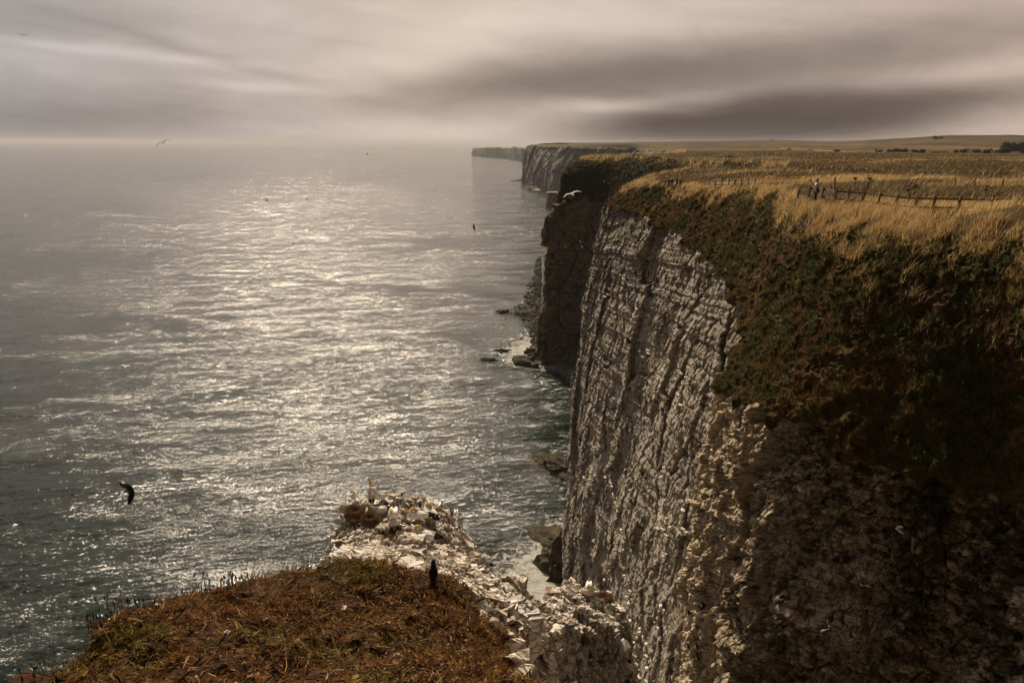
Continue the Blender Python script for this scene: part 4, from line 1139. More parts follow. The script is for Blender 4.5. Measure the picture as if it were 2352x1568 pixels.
def gannet(pose):
    mb = MB()
    if pose == 'sit':
        pts = [(0, -.50, .10), (0, -.36, .13), (0, -.18, .16), (0, .0, .17), (0, .15, .19), (0, .25, .27), (0, .29, .36), (0, .32, .43), (0, .37, .45), (0, .42, .44), (0, .54, .40)]
        rd = [(.03, .01), (.07, .04), (.13, .11), (.155, .145), (.14, .14), (.085, .09), (.058, .06), (.056, .058), (.05, .05), (.022, .024), (.004, .004)]
        ms = [0, 0, 0, 0, 0, 1, 1, 1, 1, 3, 3]; wings(mb, .14, -.56, .21, .15, .115)
    elif pose == 'tuck':
        pts = [(0, -.50, .10), (0, -.36, .13), (0, -.18, .16), (0, .0, .17), (0, .14, .19), (0, .24, .25), (.02, .26, .33), (.04, .19, .38), (.05, .10, .37), (.05, .04, .34), (.05, -.06, .29)]
        rd = [(.03, .01), (.07, .04), (.13, .11), (.155, .145), (.145, .145), (.10, .10), (.068, .068), (.062, .062), (.052, .052), (.024, .024), (.006, .006)]
        ms = [0, 0, 0, 0, 0, 0, 1, 1, 1, 3, 3]; wings(mb, .12, -.56, .21, .15, .115)
    elif pose == 'tall':
        pts = [(0, -.34, .12), (0, -.24, .18), (0, -.12, .26), (0, .0, .34), (0, .08, .44), (0, .10, .54), (0, .09, .66), (0, .08, .78), (0, .07, .86), (-.02, .08, .91), (-.05, .12, .96), (-.09, .17, 1.02)]
        rd = [(.03, .012), (.07, .05), (.125, .12), (.14, .14), (.115, .12), (.075, .08), (.052, .055), (.048, .05), (.055, .055), (.045, .045), (.02, .02), (.003, .003)]
        ms = [0, 0, 0, 0, 0, 0, 1, 1, 1, 1, 3, 3]; wings(mb, .06, -.40, .36, .12, .12)
        for sx in (-.05, .05): mb.sweep([(sx, .02, .22), (sx, .0, .06), (sx, .05, .0)], [.03, .014, .02], 6, 2)
    elif pose == 'preen':
        pts = [(0, -.36, .12), (0, -.25, .17), (0, -.12, .24), (0, .02, .31), (0, .11, .40), (0, .14, .50), (.03, .15, .58), (.07, .13, .61), (.10, .10, .57), (.12, .07, .51), (.14, .04, .42)]
        rd = [(.03, .012), (.07, .05), (.13, .12), (.15, .15), (.125, .125), (.08, .085), (.06, .06), (.06, .06), (.05, .05), (.022, .022), (.004, .004)]
        ms = [0, 0, 0, 0, 0, 0, 1, 1, 1, 3, 3]; wings(mb, .08, -.44, .34, .12, .125)
        for sx in (-.05, .05): mb.sweep([(sx, .02, .2), (sx, .0, .05), (sx, .05, .0)], [.03, .014, .02], 6, 2)
    elif pose == 'chick':
        pts = [(0, -.26, .08), (0, -.16, .12), (0, .0, .14), (0, .13, .13), (0, .20, .17), (0, .25, .19), (0, .30, .17), (0, .37, .14)]
        rd = [.03, .10, .145, .12, .08, .075, .04, .01]; ms = [4, 4, 4, 4, 4, 4, 3, 3]
        for sgn in (-1, 1): mb.sweep([(sgn * .12, .08, .14), (sgn * .16, -.05, .11), (sgn * .12, -.2, .07)], [.03, .05, .015], 7, 4)
    elif pose == 'kitti':
        pts = [(0, -.24, .07), (0, -.12, .09), (0, .0, .10), (0, .09, .13), (0, .13, .18), (0, .17, .19), (0, .22, .18)]
        rd = [(.02, .008), (.06, .05), (.075, .07), (.055, .055), (.04, .04), (.03, .03), (.005, .005)]; ms = [0, 0, 0, 0, 0, 0, 3]
        wings(mb, .06, -.26, .12, .09, .06, 5, 2, .03, .05)
    elif pose == 'auk':
        pts = [(0, -.08, .04), (0, -.05, .12), (0, .0, .22), (0, .02, .30), (0, .03, .36), (0, .06, .39), (0, .13, .39)]
        rd = [(.03, .02), (.07, .07), (.075, .075), (.05, .05), (.035, .035), (.035, .035), (.006, .006)]; ms = [2, 2, 2, 2, 2, 2, 2]
        mb.sweep([(0, .02, .07), (0, .045, .14), (0, .06, .22), (0, .055, .28)], [.03, .05, .048, .02], 8, 0)
        wings(mb, .0, -.09, .26, .06, .06, 2, 2, .02, .035)
    elif pose == 'pigeon':
        pts = [(0, -.22, .06), (0, -.1, .09), (0, .0, .10), (0, .08, .13), (0, .11, .18), (0, .14, .195), (0, .175, .19)]
        rd = [(.03, .008), (.055, .045), (.07, .07), (.05, .05), (.033, .033), (.027, .027), (.004, .004)]; ms = [5] * 7
        wings(mb, .05, -.2, .12, .09, .055, 5, 2, .025, .045)
    elif pose == 'jackdaw':
        pts = [(0, -.16, -.06), (0, -.12, .02), (0, -.07, .10), (0, -.02, .17), (0, .02, .235), (0, .035, .275), (0, .04, .31), (0, .06, .335), (0, .09, .325), (0, .125, .31)]
        rd = [(.028, .008), (.03, .012), (.05, .045), (.062, .06), (.055, .055), (.036, .038), (.036, .036), (.032, .032), (.014, .014), (.003, .003)]
        ms = [6, 6, 6, 6, 6, 7, 7, 6, 6, 6]
        wings(mb, .02, -.13, .23, .02, .05, 6, 6, .018, .05)
        for sx in (-.025, .025): mb.sweep([(sx, -.01, .13), (sx, -.01, .04), (sx, .02, .0)], [.018, .008, .01], 6, 6)
    me = None
    mb.sweep(pts, rd, 14, ms)
    me = mb.mesh('bird', BM_, True); return me


def flyer(span, wing_m, tip_m, body_m, head_m, dih=(0.12, -0.25), sweep_=0.25, name='gannet', sc_=1.0, chord=0.11):
    mb = MB(); L_ = span * 0.5
    b = L_ * 0.95
    mb.sweep([(0, -b * .5, 0), (0, -b * .3, .01), (0, 0, .0), (0, b * .2, .0), (0, b * .32, .01), (0, b * .4, .01), (0, b * .52, -.01)],
             [(b * .03, b * .008), (b * .06, b * .04), (b * .085, b * .08), (b * .06, b * .06), (b * .045, b * .045), (b * .035, b * .035), (.003, .003)], 10, [body_m, body_m, body_m, body_m, head_m, head_m, 3])
    for sgn in (-1, 1):
        pts = []; rd = []; ms = []
        for i in range(10):
            k = i / 9
            y = b * 0.10 + L_ * 0.16 * math.sin(math.pi * min(1, k * 1.4)) - sweep_ * L_ * max(0, k - 0.35) ** 1.3
            z = L_ * (dih[0] * math.sin(k * math.pi * 0.6) * 1.4 + dih[1] * k ** 2)
            pts.append((sgn * k * L_, y, z)); c = chord * L_ * (1.25 - 1.1 * k ** 1.6)
            rd.append((c + 0.004, max(0.006, c * 0.12))); ms.append(tip_m if k > 0.68 else wing_m)
        mb.sweep(pts, rd, 8, ms)
    return mb.mesh('bird', BM_, True)


BIRD = {k: gannet(k) for k in ('sit', 'tuck', 'tall', 'preen', 'chick', 'kitti', 'auk', 'pigeon', 'jackdaw')}


def put_bird(pose, loc, yaw, label, cat, name, group=None, s=1.0, tilt=(0, 0)):
    o = link(name, BIRD[pose]); o.location = loc; o.rotation_euler = (tilt[0], tilt[1], R(yaw)); o.scale = (s, s, s)
    return tag(o, label, cat, group)


def on_head(u, v, pose, yaw, label, cat='gannet', name='gannet', group=None, s=1.0, lift=0.0):
    loc, nor, ob = hit(u, v)
    if loc is None: loc = Vector(P(u, v, 28))
    # settle on the highest rock right under the bird
    z = max(ground(loc.x + a, loc.y + b_) for a in (-.08, 0, .08) for b_ in (-.08, 0, .08))
    if z > loc.z + 0.6: z = loc.z
    return put_bird(pose, (loc.x, loc.y, z - 0.02 + lift), yaw, label, cat, name, group, s * (1.14 if cat == 'gannet' else 1.0))


G1 = 'gannets on the white rock stacks'
on_head(853, 1151, 'tall', 15, 'gannet stretching its neck straight up on the far left rim of the stack', group=G1, s=.86)
on_head(869, 1154, 'preen', 150, 'upright gannet bowing its buff head beside the sky-pointing gannet', group=G1, s=0.9)
on_head(815, 1168, 'preen', 200, 'hunched gannet at the left edge of the stack above a rusty ledge', group=G1, s=.8)
on_head(867, 1180, 'sit', 110, 'gannet sitting just behind its downy chick near the left rim of the stack', group=G1, s=.9)
on_head(848, 1190, 'chick', -20, 'white downy gannet chick lying below the sitting gannet on the left of the stack', 'chick', 'gannet_chick', 'gannet chicks')
on_head(904, 1200, 'tuck', 185, 'gannet with bowed buff head over the chick on the big round nest', group=G1, lift=.12)
on_head(906, 1216, 'chick', -95, 'pale chick at the feet of the gannet on the big round nest', 'chick', 'gannet_chick', 'gannet chicks', .8, .1)
on_head(988, 1188, 'tuck', 35, 'gannet with folded neck near the right edge of the stack top', group=G1)
on_head(961, 1204, 'tuck', 100, 'gannet asleep with bill in its back, middle right of the stack', group=G1, s=.95)
on_head(972, 1240, 'tuck', 80, 'gannet resting lowest on the stack, black tail pointing right', group=G1, s=1.1)
on_head(1312, 1373, 'preen', 130, 'gannet preening under a raised wing on the left of the lower stack', group=G1)
on_head(1352, 1362, 'sit', 170, 'upright gannet behind its chick on top of the lower stack', group=G1, lift=.22)
on_head(1352, 1370, 'chick', 90, 'fluffy chick in front of the upright gannet on the lower stack', 'chick', 'gannet_chick', 'gannet chicks', 1.15)
on_head(996, 1336, 'jackdaw', 5, 'black jackdaw standing on the brown mound edge with its back to us', 'jackdaw', 'jackdaw')
on_head(1118, 1303, 'pigeon', 60, 'grey pigeon perched on the right flank of the white ridge', 'pigeon', 'pigeon', 'rock pigeons', 1.2)
on_head(1312, 1445, 'pigeon', 250, 'dark pigeon in the shadow below the lower stack', 'pigeon', 'pigeon', 'rock pigeons', 1.2)

M_nest = plain('nest_weed', (0.13, 0.065, 0.025), 0.95, 0.4, 25)
def nest(u, v, r, label, lift=0.0):
    loc, nor, ob = hit(u, v)
    V = []; n = 1100
    a = rng.uniform(0, 2 * math.pi, n); rad = r * (0.35 + 0.75 * np.sqrt(rng.random(n))); h = rng.uniform(0, 0.16, n) * (1 - np.abs(rad / r - 0.8))
    p = np.stack([np.cos(a) * rad, np.sin(a) * rad, h], 1)
    d = np.stack([-np.sin(a), np.cos(a), 0 * a], 1) + rng.normal(size=(n, 3)) * A3(.5, .5, .25)
    col = pick([(0.16, 0.08, 0.03), (0.10, 0.05, 0.02), (0.24, 0.13, 0.05)], n)
    seg = 28; rings = [(0, .05), (.3, .045), (.55, .08), (.75, .11), (.92, .06), (1.08, -.08)]
    bm = bmesh.new(); prev = None
    for q_, h_ in rings:
        row = []
        for k in range(seg):
            a_ = 2 * math.pi * k / seg; rr_ = r * max(q_, .02) * (1 + .16 * math.sin(3 * a_ + u) + .08 * math.sin(7 * a_ + v)); row.append(bm.verts.new((math.cos(a_) * rr_, math.sin(a_) * rr_, h_ + .02 * math.sin(5 * a_ + q_ * 9))))
        if prev:
            for k in range(seg): bm.faces.new((prev[k], prev[(k + 1) % seg], row[(k + 1) % seg], row[k]))
        else: bm.faces.new(row)
        prev = row
    me = bpy.data.meshes.new('nest'); bmesh.ops.recalc_face_normals(bm, faces=bm.faces); bm.to_mesh(me); bm.free(); me.materials.append(M_nest)
    o = link('nest', me); o.location = (loc.x, loc.y, loc.z + lift - 0.02)
    b = blades('nest_weed', p, d, rng.uniform(.1, .22, n), rng.uniform(.008, .016, n), rng.normal(size=(n, 3)) * .3, col, None, None, 0, None)
    b.parent = o; b.location = (0, 0, 0.02)
    return tag(o, label, 'nest', 'gannet nests')
nest(902, 1224, .50, 'big round brown weed nest on the front of the stack')
nest(815, 1176, .34, 'rusty weed nest at the left edge of the stack')
nest(850, 1193, .28, 'flattened nest under the white chick on the left of the stack')
nest(1385, 1372, .40, 'straw-coloured nest on the right shoulder of the lower stack')

# birds on the cliff faces: (crop x, crop y) read in two enlargements
C4 = ((1850, 950), 1.96); C5 = ((1800, 1650), 1.723)
CL = [
    ('the grassy hollow high up', C4, [(1035, 125), (975, 190), (980, 208), (1005, 225), (1015, 238), (1040, 238), (1078, 255), (918, 150), (870, 265)]),
    ('the mid-height cliff ledges', C4, [(950, 316), (858, 305), (838, 322), (795, 345), (915, 372), (892, 390), (905, 436), (1102, 366), (1072, 411), (1163, 463), (1225, 272), (1260, 296)]),
    ('the white bulge under the turf', C4, [(1388, 192), (1375, 160), (1318, 130), (1360, 595)]),
    ('a small cluster halfway down', C4, [(1095, 720), (1155, 715), (1160, 737), (1115, 762)]),
    ('the cluster above the dark cleft', C4, [(1390, 845), (1375, 868), (1407, 885), (1380, 910), (1440, 915), (1368, 928), (1440, 958), (1415, 965)]),
    ('ledges around the dark cleft', C4, [(1150, 990), (1390, 1045), (1400, 1115), (1168, 1168), (1145, 1212), (665, 968)]),
    ('the seaward cliff edge', C4, [(755, 1423), (745, 1445), (800, 1425)]),
    ('the upper left rows', C5, [(735, 190), (732, 212), (758, 230), (685, 240), (825, 240), (718, 255), (740, 256), (725, 288)]),
    ('the long column down the middle', C5, [(862, 275), (868, 297), (878, 350), (880, 372), (888, 405), (897, 428), (908, 460), (930, 580), (948, 628), (940, 710), (942, 820), (948, 875)]),
    ('ledges touching the bright buttress', C5, [(1210, 180), (1190, 240), (1335, 450), (1330, 570), (1325, 600), (1352, 598)]),
    ('the brown nest ledge near the buttress', C5, [(1215, 500), (1210, 520), (1222, 537), (1165, 568), (1200, 572), (1246, 565), (1220, 612), (1222, 658), (1212, 730), (1212, 750)]),
    ('the narrow crack low down', C5, [(985, 970), (962, 1012), (968, 1032), (980, 1055), (1190, 1070), (1205, 1100), (988, 1135), (990, 1165), (1170, 1155), (1175, 1210), (820, 902)]),
    ('the crowded ledge at the bottom', C5, [(1048, 1218), (1048, 1240), (1030, 1275), (1075, 1270), (1010, 1308), (1078, 1296), (1092, 1315), (1050, 1332), (1085, 1355), (975, 1385), (1020, 1388), (1092, 1388), (970, 1408), (1080, 1420), (1030, 1442), (1120, 1435), (1040, 1470), (1100, 1472), (965, 1510), (1050, 1525), (1090, 1550)]),
]
ORD = ['topmost', 'second from the top', 'third from the top', 'fourth from the top', 'fifth from the top', 'sixth from the top', 'seventh from the top', 'eighth from the top', 'ninth from the top', 'tenth from the top',
       'eleventh down', 'twelfth down', 'thirteenth down', 'fourteenth down', 'fifteenth down', 'sixteenth down', 'seventeenth down', 'eighteenth down', 'nineteenth down', 'twentieth down', 'lowest of all']
nb_ = 0
for name_, (org, scl), lst in CL:
    lst = sorted(lst, key=lambda q: q[1])
    for k, (a, b) in enumerate(lst):
        u, v = ph(a, b, org, scl); loc, nor, ob = hit(u, v)
        if loc is None or ob.name == 'sea' or loc.length > 260: continue
        h = Vector((-loc.x, -loc.y, 0)).normalized()
        loc = loc + Vector((-0.42, -0.20, -0.12))
        pose = ['sit', 'tuck', 'sit', 'preen', 'tuck'][int(rng.integers(0, 5))]
        lab = ('white cliff gannet on %s, %s' % (name_, ORD[k] if k < len(lst) - 1 or len(lst) > 20 else 'lowest'))
        put_bird(pose, loc, float(rng.choice([rng.uniform(0, 45), rng.uniform(140, 185)])), lab, 'gannet', 'gannet', 'gannets nesting on the pale cliff', 1.12); nb_ += 1
for (a, b), lab in (((1410, 760), 'grey-backed kittiwake on the edge of the bright buttress, higher of two'), ((1425, 842), 'grey-backed kittiwake on the edge of the bright buttress, lower of two')):
    loc, nor, ob = hit(*ph(a, b, *C5)); put_bird('kitti', loc + Vector((-.1, -.1, -.03)), 75, lab, 'kittiwake', 'kittiwake', 'kittiwakes on the buttress', 1.2)
for (a, b), lab in (((1355, 1075), 'black and white auk on the orange ledge, topmost left'), ((1355, 1115), 'black and white auk just below the topmost left auk'), ((1447, 1062), 'black and white auk on the buttress edge, topmost right'),
                    ((1352, 1330), 'black and white auk on the lower orange ledge, left of a pair'), ((1410, 1335), 'black and white auk on the lower orange ledge, right of a pair'), ((1415, 1405), 'black and white auk lowest on the orange ledge')):
    loc, nor, ob = hit(*ph(a, b, *C5)); put_bird('auk', loc + Vector((-.12, -.12, -.12)), 70, lab, 'auk', 'auk', 'auks on the orange ledge', 1.15)

F_gannet = flyer(1.8, 0, 2, 0, 1, chord=.10)
F_gull = flyer(1.1, 0, 2, 0, 0, (0.25, -0.1), 0.35, chord=.13)
F_dark = flyer(0.9, 2, 2, 2, 2, (0.2, 0.05), 0.1, chord=.2)
F_crow = flyer(0.8, 6, 6, 6, 6, (0.35, 0.30), 0.15, chord=.26)
F_grey = flyer(0.95, 5, 2, 0, 0, (0.3, 0.1), 0.3, chord=.14)
def fly(me, u, v, dist, rot, label, cat, name, group='birds in flight', s=1.0):
    d = ray(u, v); o = link(name, me); o.location = Vector(d * dist) + Vector((0, 0, CAMZ)); o.rotation_euler = tuple(R(x) for x in rot); o.scale = (s, s, s)
    return tag(o, label, cat, group)
fly(F_gannet, 1315, 447, 60, (18, -17, 12), 'white gannet gliding past the top of the dark headland with wings spread', 'gannet', 'flying_gannet')
fly(F_gannet, 376, 327, 92, (20, -24, 25), 'gannet gliding over the sea horizon on the far left', 'gannet', 'flying_gannet')
fly(F_crow, 296, 1125, 27, (75, 70, -12), 'black crow flying with wings swept up over the lower left sea', 'crow', 'flying_crow')
fly(F_gull, 172, 1187, 75, (15, -8, 40), 'white gull low over the sea at the far lower left', 'gull', 'flying_gull')
fly(F_gull, 1024, 857, 75, (15, 12, -30), 'white gull over the sea below the flat dark rocks', 'gull', 'flying_gull')
fly(F_dark, 612, 461, 60, (15, 5, 60), 'dark seabird over the bright middle of the sea, larger of two', 'seabird', 'flying_seabird')
fly(F_dark, 708, 459, 110, (15, 8, 80), 'small dark seabird right of the larger dark one', 'seabird', 'flying_seabird')
fly(F_dark, 845, 355, 110, (10, 5, 90), 'dark seabird skimming just below the sea horizon', 'seabird', 'flying_seabird')
fly(F_dark, 1087, 522, 90, (70, 80, 0), 'dark seabird diving over the sea left of the dark headland', 'seabird', 'flying_seabird')
fly(F_dark, 877, 546, 130, (10, 20, 30), 'tiny dark seabird over the sea right of centre', 'seabird', 'flying_seabird')
fly(F_dark, 672, 560, 130, (10, -20, 60), 'tiny dark seabird over the middle of the sea', 'seabird', 'flying_seabird')
fly(F_gull, 288, 842, 100, (12, 10, 20), 'pale gull over the grey sea left of centre', 'gull', 'flying_gull')
fly(F_dark, 213, 824, 110, (12, 15, 50), 'dark seabird near the pale gull over the left sea', 'seabird', 'flying_seabird')
fly(F_dark, 47, 81, 130, (0, 10, 20), 'dark bird high in the upper left sky, left of a pair', 'seabird', 'flying_seabird')
fly(F_dark, 57, 82, 130, (0, -10, 30), 'dark bird high in the upper left sky, right of a pair', 'seabird', 'flying_seabird')
fly(F_dark, 1635, 208, 190, (0, 10, 20), 'speck of a bird against the brown cloud, lower left of two', 'seabird', 'flying_seabird')
fly(F_dark, 1650, 203, 190, (0, -10, 30), 'speck of a bird against the brown cloud, upper right of two', 'seabird', 'flying_seabird')
fly(F_dark, 1774, 321, 150, (0, 5, 20), 'dark bird just above the skyline of the far hill', 'seabird', 'flying_seabird')
for (a, b), org, scl, lab in (((945, 850), *C4, 'white gull crossing the pale cliff at mid height'), ((970, 330), *C5, 'white gull crossing the lower pale cliff'), ((735, 656), *C5, 'white gull near the seaward edge of the lower cliff'),
                              ((345, 838), *C4, 'white gull over the black water at the dark headland foot')):
    u, v = ph(a, b, org, scl); fly(F_gull, u, v, 84, (20, 10, 70), lab, 'gull', 'flying_gull')
R2 = ((1700, 450), 2.352)
for (a, b), lab in (((1118, 1076), 'white gull in front of the dark headland face, highest of three'), ((992, 1118), 'white gull in front of the dark headland face, left of three'), ((1137, 1118), 'white gull in front of the dark headland face, lowest right of three'), ((1330, 546), 'white gull over the shaded grass of the dark headland')):
    u, v = ph(a, b, *R2); fly(F_gull, u, v, 150, (20, 30, 70), lab, 'gull', 'flying_gull')
C6 = ((2600, 1700), 1.823)
for (a, b), rot, lab in (((1410, 530), (30, 20, 60), 'grey and white bird gliding before the shaded wall, topmost right'), ((1150, 900), (35, -15, 120), 'grey and white bird flying before the middle of the shaded wall'), ((925, 1190), (20, 70, 170), 'grey bird with folded wings before the lower shaded wall')):
    u, v = ph(a, b, *C6); fly(F_grey, u, v, 26, rot, lab, 'seabird', 'flying_seabird', s=.62)

# ------------------------------------------------------------------ timber fences
def wood_mat():
    m, t, b = new_mat('weathered_wood')
    tc = t.node('ShaderNodeTexCoord').outputs['Object']
    n = t.noise(t.vmath('MULTIPLY', tc, (6, 6, 1.2)), 5, 5, 0.7); n2 = t.noise(tc, 2.0, 3)
    c = t.ramp(n, [(0.3, (0.13, 0.10, 0.07)), (0.7, (0.38, 0.31, 0.235))]); c = t.mix(t.maprange(n2, 0.5, 0.7, 0, 0.5), c, (0.16, 0.13, 0.05))
    t.set(b.inputs['Base Color'], c); t.set(b.inputs['Normal'], t.bump(n, 0.5, 0.02)); return m
M_wood = wood_mat()
def fence(us, Ys, label, rails=(1.0, 0.5), ph_=1.15, pw=0.14, lean=0.10, rw=0.05, rh=0.12, group='timber fences along the cliff top', extra_lean=0.03):
    pts = []
    for u, Y_ in zip(us, Ys):
        d = ray(u, 420); x = d[0] / d[1] * Y_; pts.append(Vector((x, Y_, ground(x, Y_))))
    root = empty('timber_fence', pts[0]); o0 = pts[0]
    tops = []
    for k, p_ in enumerate(pts):
        a = lean + rng.normal() * extra_lean; q = p_ - o0
        ax = Vector((math.sin(a), rng.normal() * 0.02, math.cos(a))); tops.append((q, ax))
        dirf = (pts[min(k + 1, len(pts) - 1)] - pts[max(k - 1, 0)]); yaw = math.atan2(dirf.y, dirf.x)
        mb = MB(); rot = ax.to_track_quat('Z', 'Y').to_matrix() @ Matrix.Rotation(yaw, 3, 'Z')
        mb.box((0, 0, 0), (pw, pw, ph_ + 0.5), rot, 0, 0.94)
        o = link('post', mb.mesh('post', [M_wood]), root); o.location = q + ax * (ph_ - 0.5) / 2
    for k in range(len(pts) - 1):
        for r in rails:
            a = tops[k][0] + tops[k][1] * r; b = tops[k + 1][0] + tops[k + 1][1] * (r + rng.normal() * 0.015)
            nrm = (b - a).cross(Vector((0, 0, 1))).normalized() * -(pw / 2 + rw / 2 + 0.004)
            if nrm.x < 0: nrm = -nrm
            mb = MB(); mid = (a + b) / 2; e = (b - a) * 0.5 * 0.985
            mb.beam(-e, e, rw, rh); o = link('rail', mb.mesh('rail', [M_wood]), root); o.location = mid + nrm
    return tag(root, label, 'fence', group)
c3 = lambda a: (2400 + a / 1.633) / 3840 * 2352
fu = [c3(a) for a in (870, 895, 920, 968, 1035, 1113, 1195, 1280, 1368, 1468, 1578, 1700, 1812, 1968, 2160, 2345, 2500)]
fY = np.interp([u * 1024 / 2352 for u in fu], [767, 835, 863, 898, 936, 1024, 1080], [60, 50, 48.5, 45.3, 43, 42, 42])
fence(fu, fY, 'leaning wooden post and rail fence at the right in front of the woman')
fu = np.linspace(c3(380), c3(700), 9); fence(list(fu), np.linspace(112, 92, 9), 'low far stretch of wooden fence between the viewing platform and the woman', lean=0.05, pw=.15)
fu = np.linspace(1499, 1562, 6); fence(list(fu), [120, 119.2, 118.5, 118, 117.8, 117.8], 'front rails of the small viewing platform with people', lean=0.0, pw=.16, rh=.14)
fu = np.linspace(1500, 1556, 5); fence(list(fu), [125, 124.5, 124, 124, 124], 'back rails of the small viewing platform with people', lean=0.0, pw=.16, rh=.12)
fu = np.linspace(c3(990), c3(1160), 9); fence(list(fu), np.linspace(205, 150, 9), 'distant wire fence with pale posts running down the golden bank', rails=(1.1,), lean=0.0, pw=.16)
fu = np.linspace(1658, 1679, 5); fence(list(fu), [262] * 5, 'short dark fence on the golden bank beyond the gully', lean=0.0, pw=.3, ph_=1.2)
for u, Y_, h, lab in ((1918, 60, 1.0, 'lone dark post standing in golden grass right of the woman'), (2195, 75, .9, 'thin post in the meadow, left of three near the right edge'), (2240, 72, .9, 'thin post in the meadow, middle of three near the right edge'), (2305, 70, 1.0, 'thin post in the meadow, right of three near the right edge')):
    d = ray(u, 410); x = d[0] / d[1] * Y_; mb = MB(); mb.box((0, 0, h / 2 + .2), (.12, .12, h + .8), None, 0, .9)
    o = link('fence_post', mb.mesh('fence_post', [M_wood])); o.location = (x, Y_, ground(x, Y_)); tag(o, lab, 'post', 'lone posts in the meadow')

# ------------------------------------------------------------------ people
def skinned(name, verts, edges, radii, mat, parent=None, sub=2):
    me = bpy.data.meshes.new(name); me.from_pydata(verts, edges, []); me.materials.append(mat)
    o = link(name, me, parent); m = o.modifiers.new('skin', 'SKIN'); m.use_smooth_shade = True
    for i, r in enumerate(radii):
        sv = me.skin_vertices[0].data[i]; sv.radius = (r, r) if not isinstance(r, tuple) else r; sv.use_root = (i == 0)
    s_ = o.modifiers.new('sub', 'SUBSURF'); s_.levels = sub; s_.render_levels = sub
    return o
M_skin = plain('skin', (0.42, 0.22, 0.14), 0.6, 0.1)
def person(u, Y_, yaw, label, shirt, trousers, hair, pose='look', s=1.0, lift=0.0, group='people at the cliff top fence', hat=False):
    d = ray(u, 410); x = d[0] / d[1] * Y_; z = ground(x, Y_) + lift
    root = empty('person', (x, Y_, z), R(yaw)); root.scale = (s, s, s)
    if pose == 'photo':   # both hands raised, holding a camera to the face
        aR = [(.20, .0, 1.38), (.24, .16, 1.20), (.10, .36, 1.42)]; aL = [(-.20, .0, 1.38), (-.24, .16, 1.20), (-.08, .36, 1.42)]
    elif pose == 'rest':
        aR = [(.20, .0, 1.38), (.25, .10, 1.12), (.12, .34, 1.08)]; aL = [(-.20, .0, 1.38), (-.25, .10, 1.12), (-.12, .34, 1.08)]
    else:
        aR = [(.20, .0, 1.38), (.26, -.02, 1.10), (.25, .10, .86)]; aL = [(-.20, .0, 1.38), (-.26, -.02, 1.10), (-.25, .10, .86)]
    if pose == 'sitd':
        legs = [(.10, 0, .90), (.12, .42, .88), (.12, .44, .46), (.12, .56, .42), (-.10, 0, .90), (-.12, .42, .88), (-.12, .44, .46), (-.12, .56, .42)]
    else:
        legs = [(.10, 0, .90), (.11, .02, .48), (.11, -.02, .08), (.11, .12, .04), (-.10, 0, .90), (-.11, .02, .48), (-.11, -.02, .08), (-.11, .12, .04)]
    V = [(0, 0, .95), (0, .01, 1.15), (0, 0, 1.38), (0, .01, 1.49), (0, .02, 1.58), (0, .03, 1.68)] + aR + aL + legs
    # hands: palm then five fingers
    E = [(0, 1), (1, 2), (2, 3), (3, 4), (4, 5), (2, 6), (6, 7), (7, 8), (2, 9), (9, 10), (10, 11), (0, 12), (12, 13), (13, 14), (14, 15), (0, 16), (16, 17), (17, 18), (18, 19)]
    Rd = [(.15, .11), (.13, .10), (.14, .09), .055, .085, .075] + [.05, .038, .028] * 2 + [.085, .058, .042, .035] * 2
    for h in (8, 11):
        b = V[h]; sg = 1 if b[0] > 0 else -1
        up = (0, .02, .09) if pose == 'photo' else (0, .09, -.02)
        i0 = len(V); V.append((b[0], b[1] + up[1], b[2] + up[2])); E.append((h, i0)); Rd.append(.026)
        for f in range(4):
            i1 = len(V); V.append((b[0] + (f - 1.5) * .022, b[1] + up[1] * 1.9 + .01, b[2] + up[2] * 1.9 - abs(f - 1.5) * .004)); E.append((i0, i1)); Rd.append(.009)
        i1 = len(V); V.append((b[0] - sg * .045, b[1] + up[1] * .7, b[2] + up[2] * .7)); E.append((h, i1)); Rd.append(.011)
    skinned('body', V, E, Rd, M_skin, root)
    # face: nose, eyes, mouth on the head
    mb = MB(); mb.sweep([(0, .095, 1.645), (0, .125, 1.61), (0, .105, 1.595)], [.010, .016, .008], 6, 0); o = link('nose', mb.mesh('nose', [M_skin], True), root)
    Vc = [(0, 0, .93), (0, .01, 1.15), (0, 0, 1.38), (0, 0, 1.45)] + aR[:2] + [tuple(np.array(aR[1]) * .35 + np.array(aR[2]) * .65)] + aL[:2] + [tuple(np.array(aL[1]) * .35 + np.array(aL[2]) * .65)]
    skinned('shirt', Vc, [(0, 1), (1, 2), (2, 3), (2, 4), (4, 5), (5, 6), (2, 7), (7, 8), (8, 9)], [(.18, .135), (.16, .125), (.165, .115), (.075, .075), .07, .055, .045, .07, .055, .045], plain('shirt_' + label[:3], shirt, .85, .1), root)
    Vt = [(0, 0, .97), (0, 0, .90)] + [legs[0], legs[1], legs[2], legs[4], legs[5], legs[6]]
    skinned('trousers', Vt, [(0, 1), (1, 2), (2, 3), (3, 4), (1, 5), (5, 6), (6, 7)], [(.16, .12), (.15, .12), .105, .078, .058, .105, .078, .058], plain('trousers_' + label[:3], trousers, .9, .1), root)
    hb = MB(); hb.sweep([(0, -.075, 1.56), (0, -.06, 1.66), (0, -.01, 1.735), (0, .055, 1.755), (0, .09, 1.73)], [(.06, .03), (.105, .05), (.10, .055), (.075, .04), (.03, .012)], 12, 0)
    link('hair', hb.mesh('hair', [plain('hair_' + label[:3], hair, .8, .15, 20)], True), root)
    tag(root, label, 'person', group); return root
wm = person(1878, 51.5, 78, 'white-haired woman in a white top raising a camera behind the fence', (0.78, 0.74, 0.76), (0.03, 0.03, 0.04), (0.80, 0.76, 0.72), 'photo', 1.0)
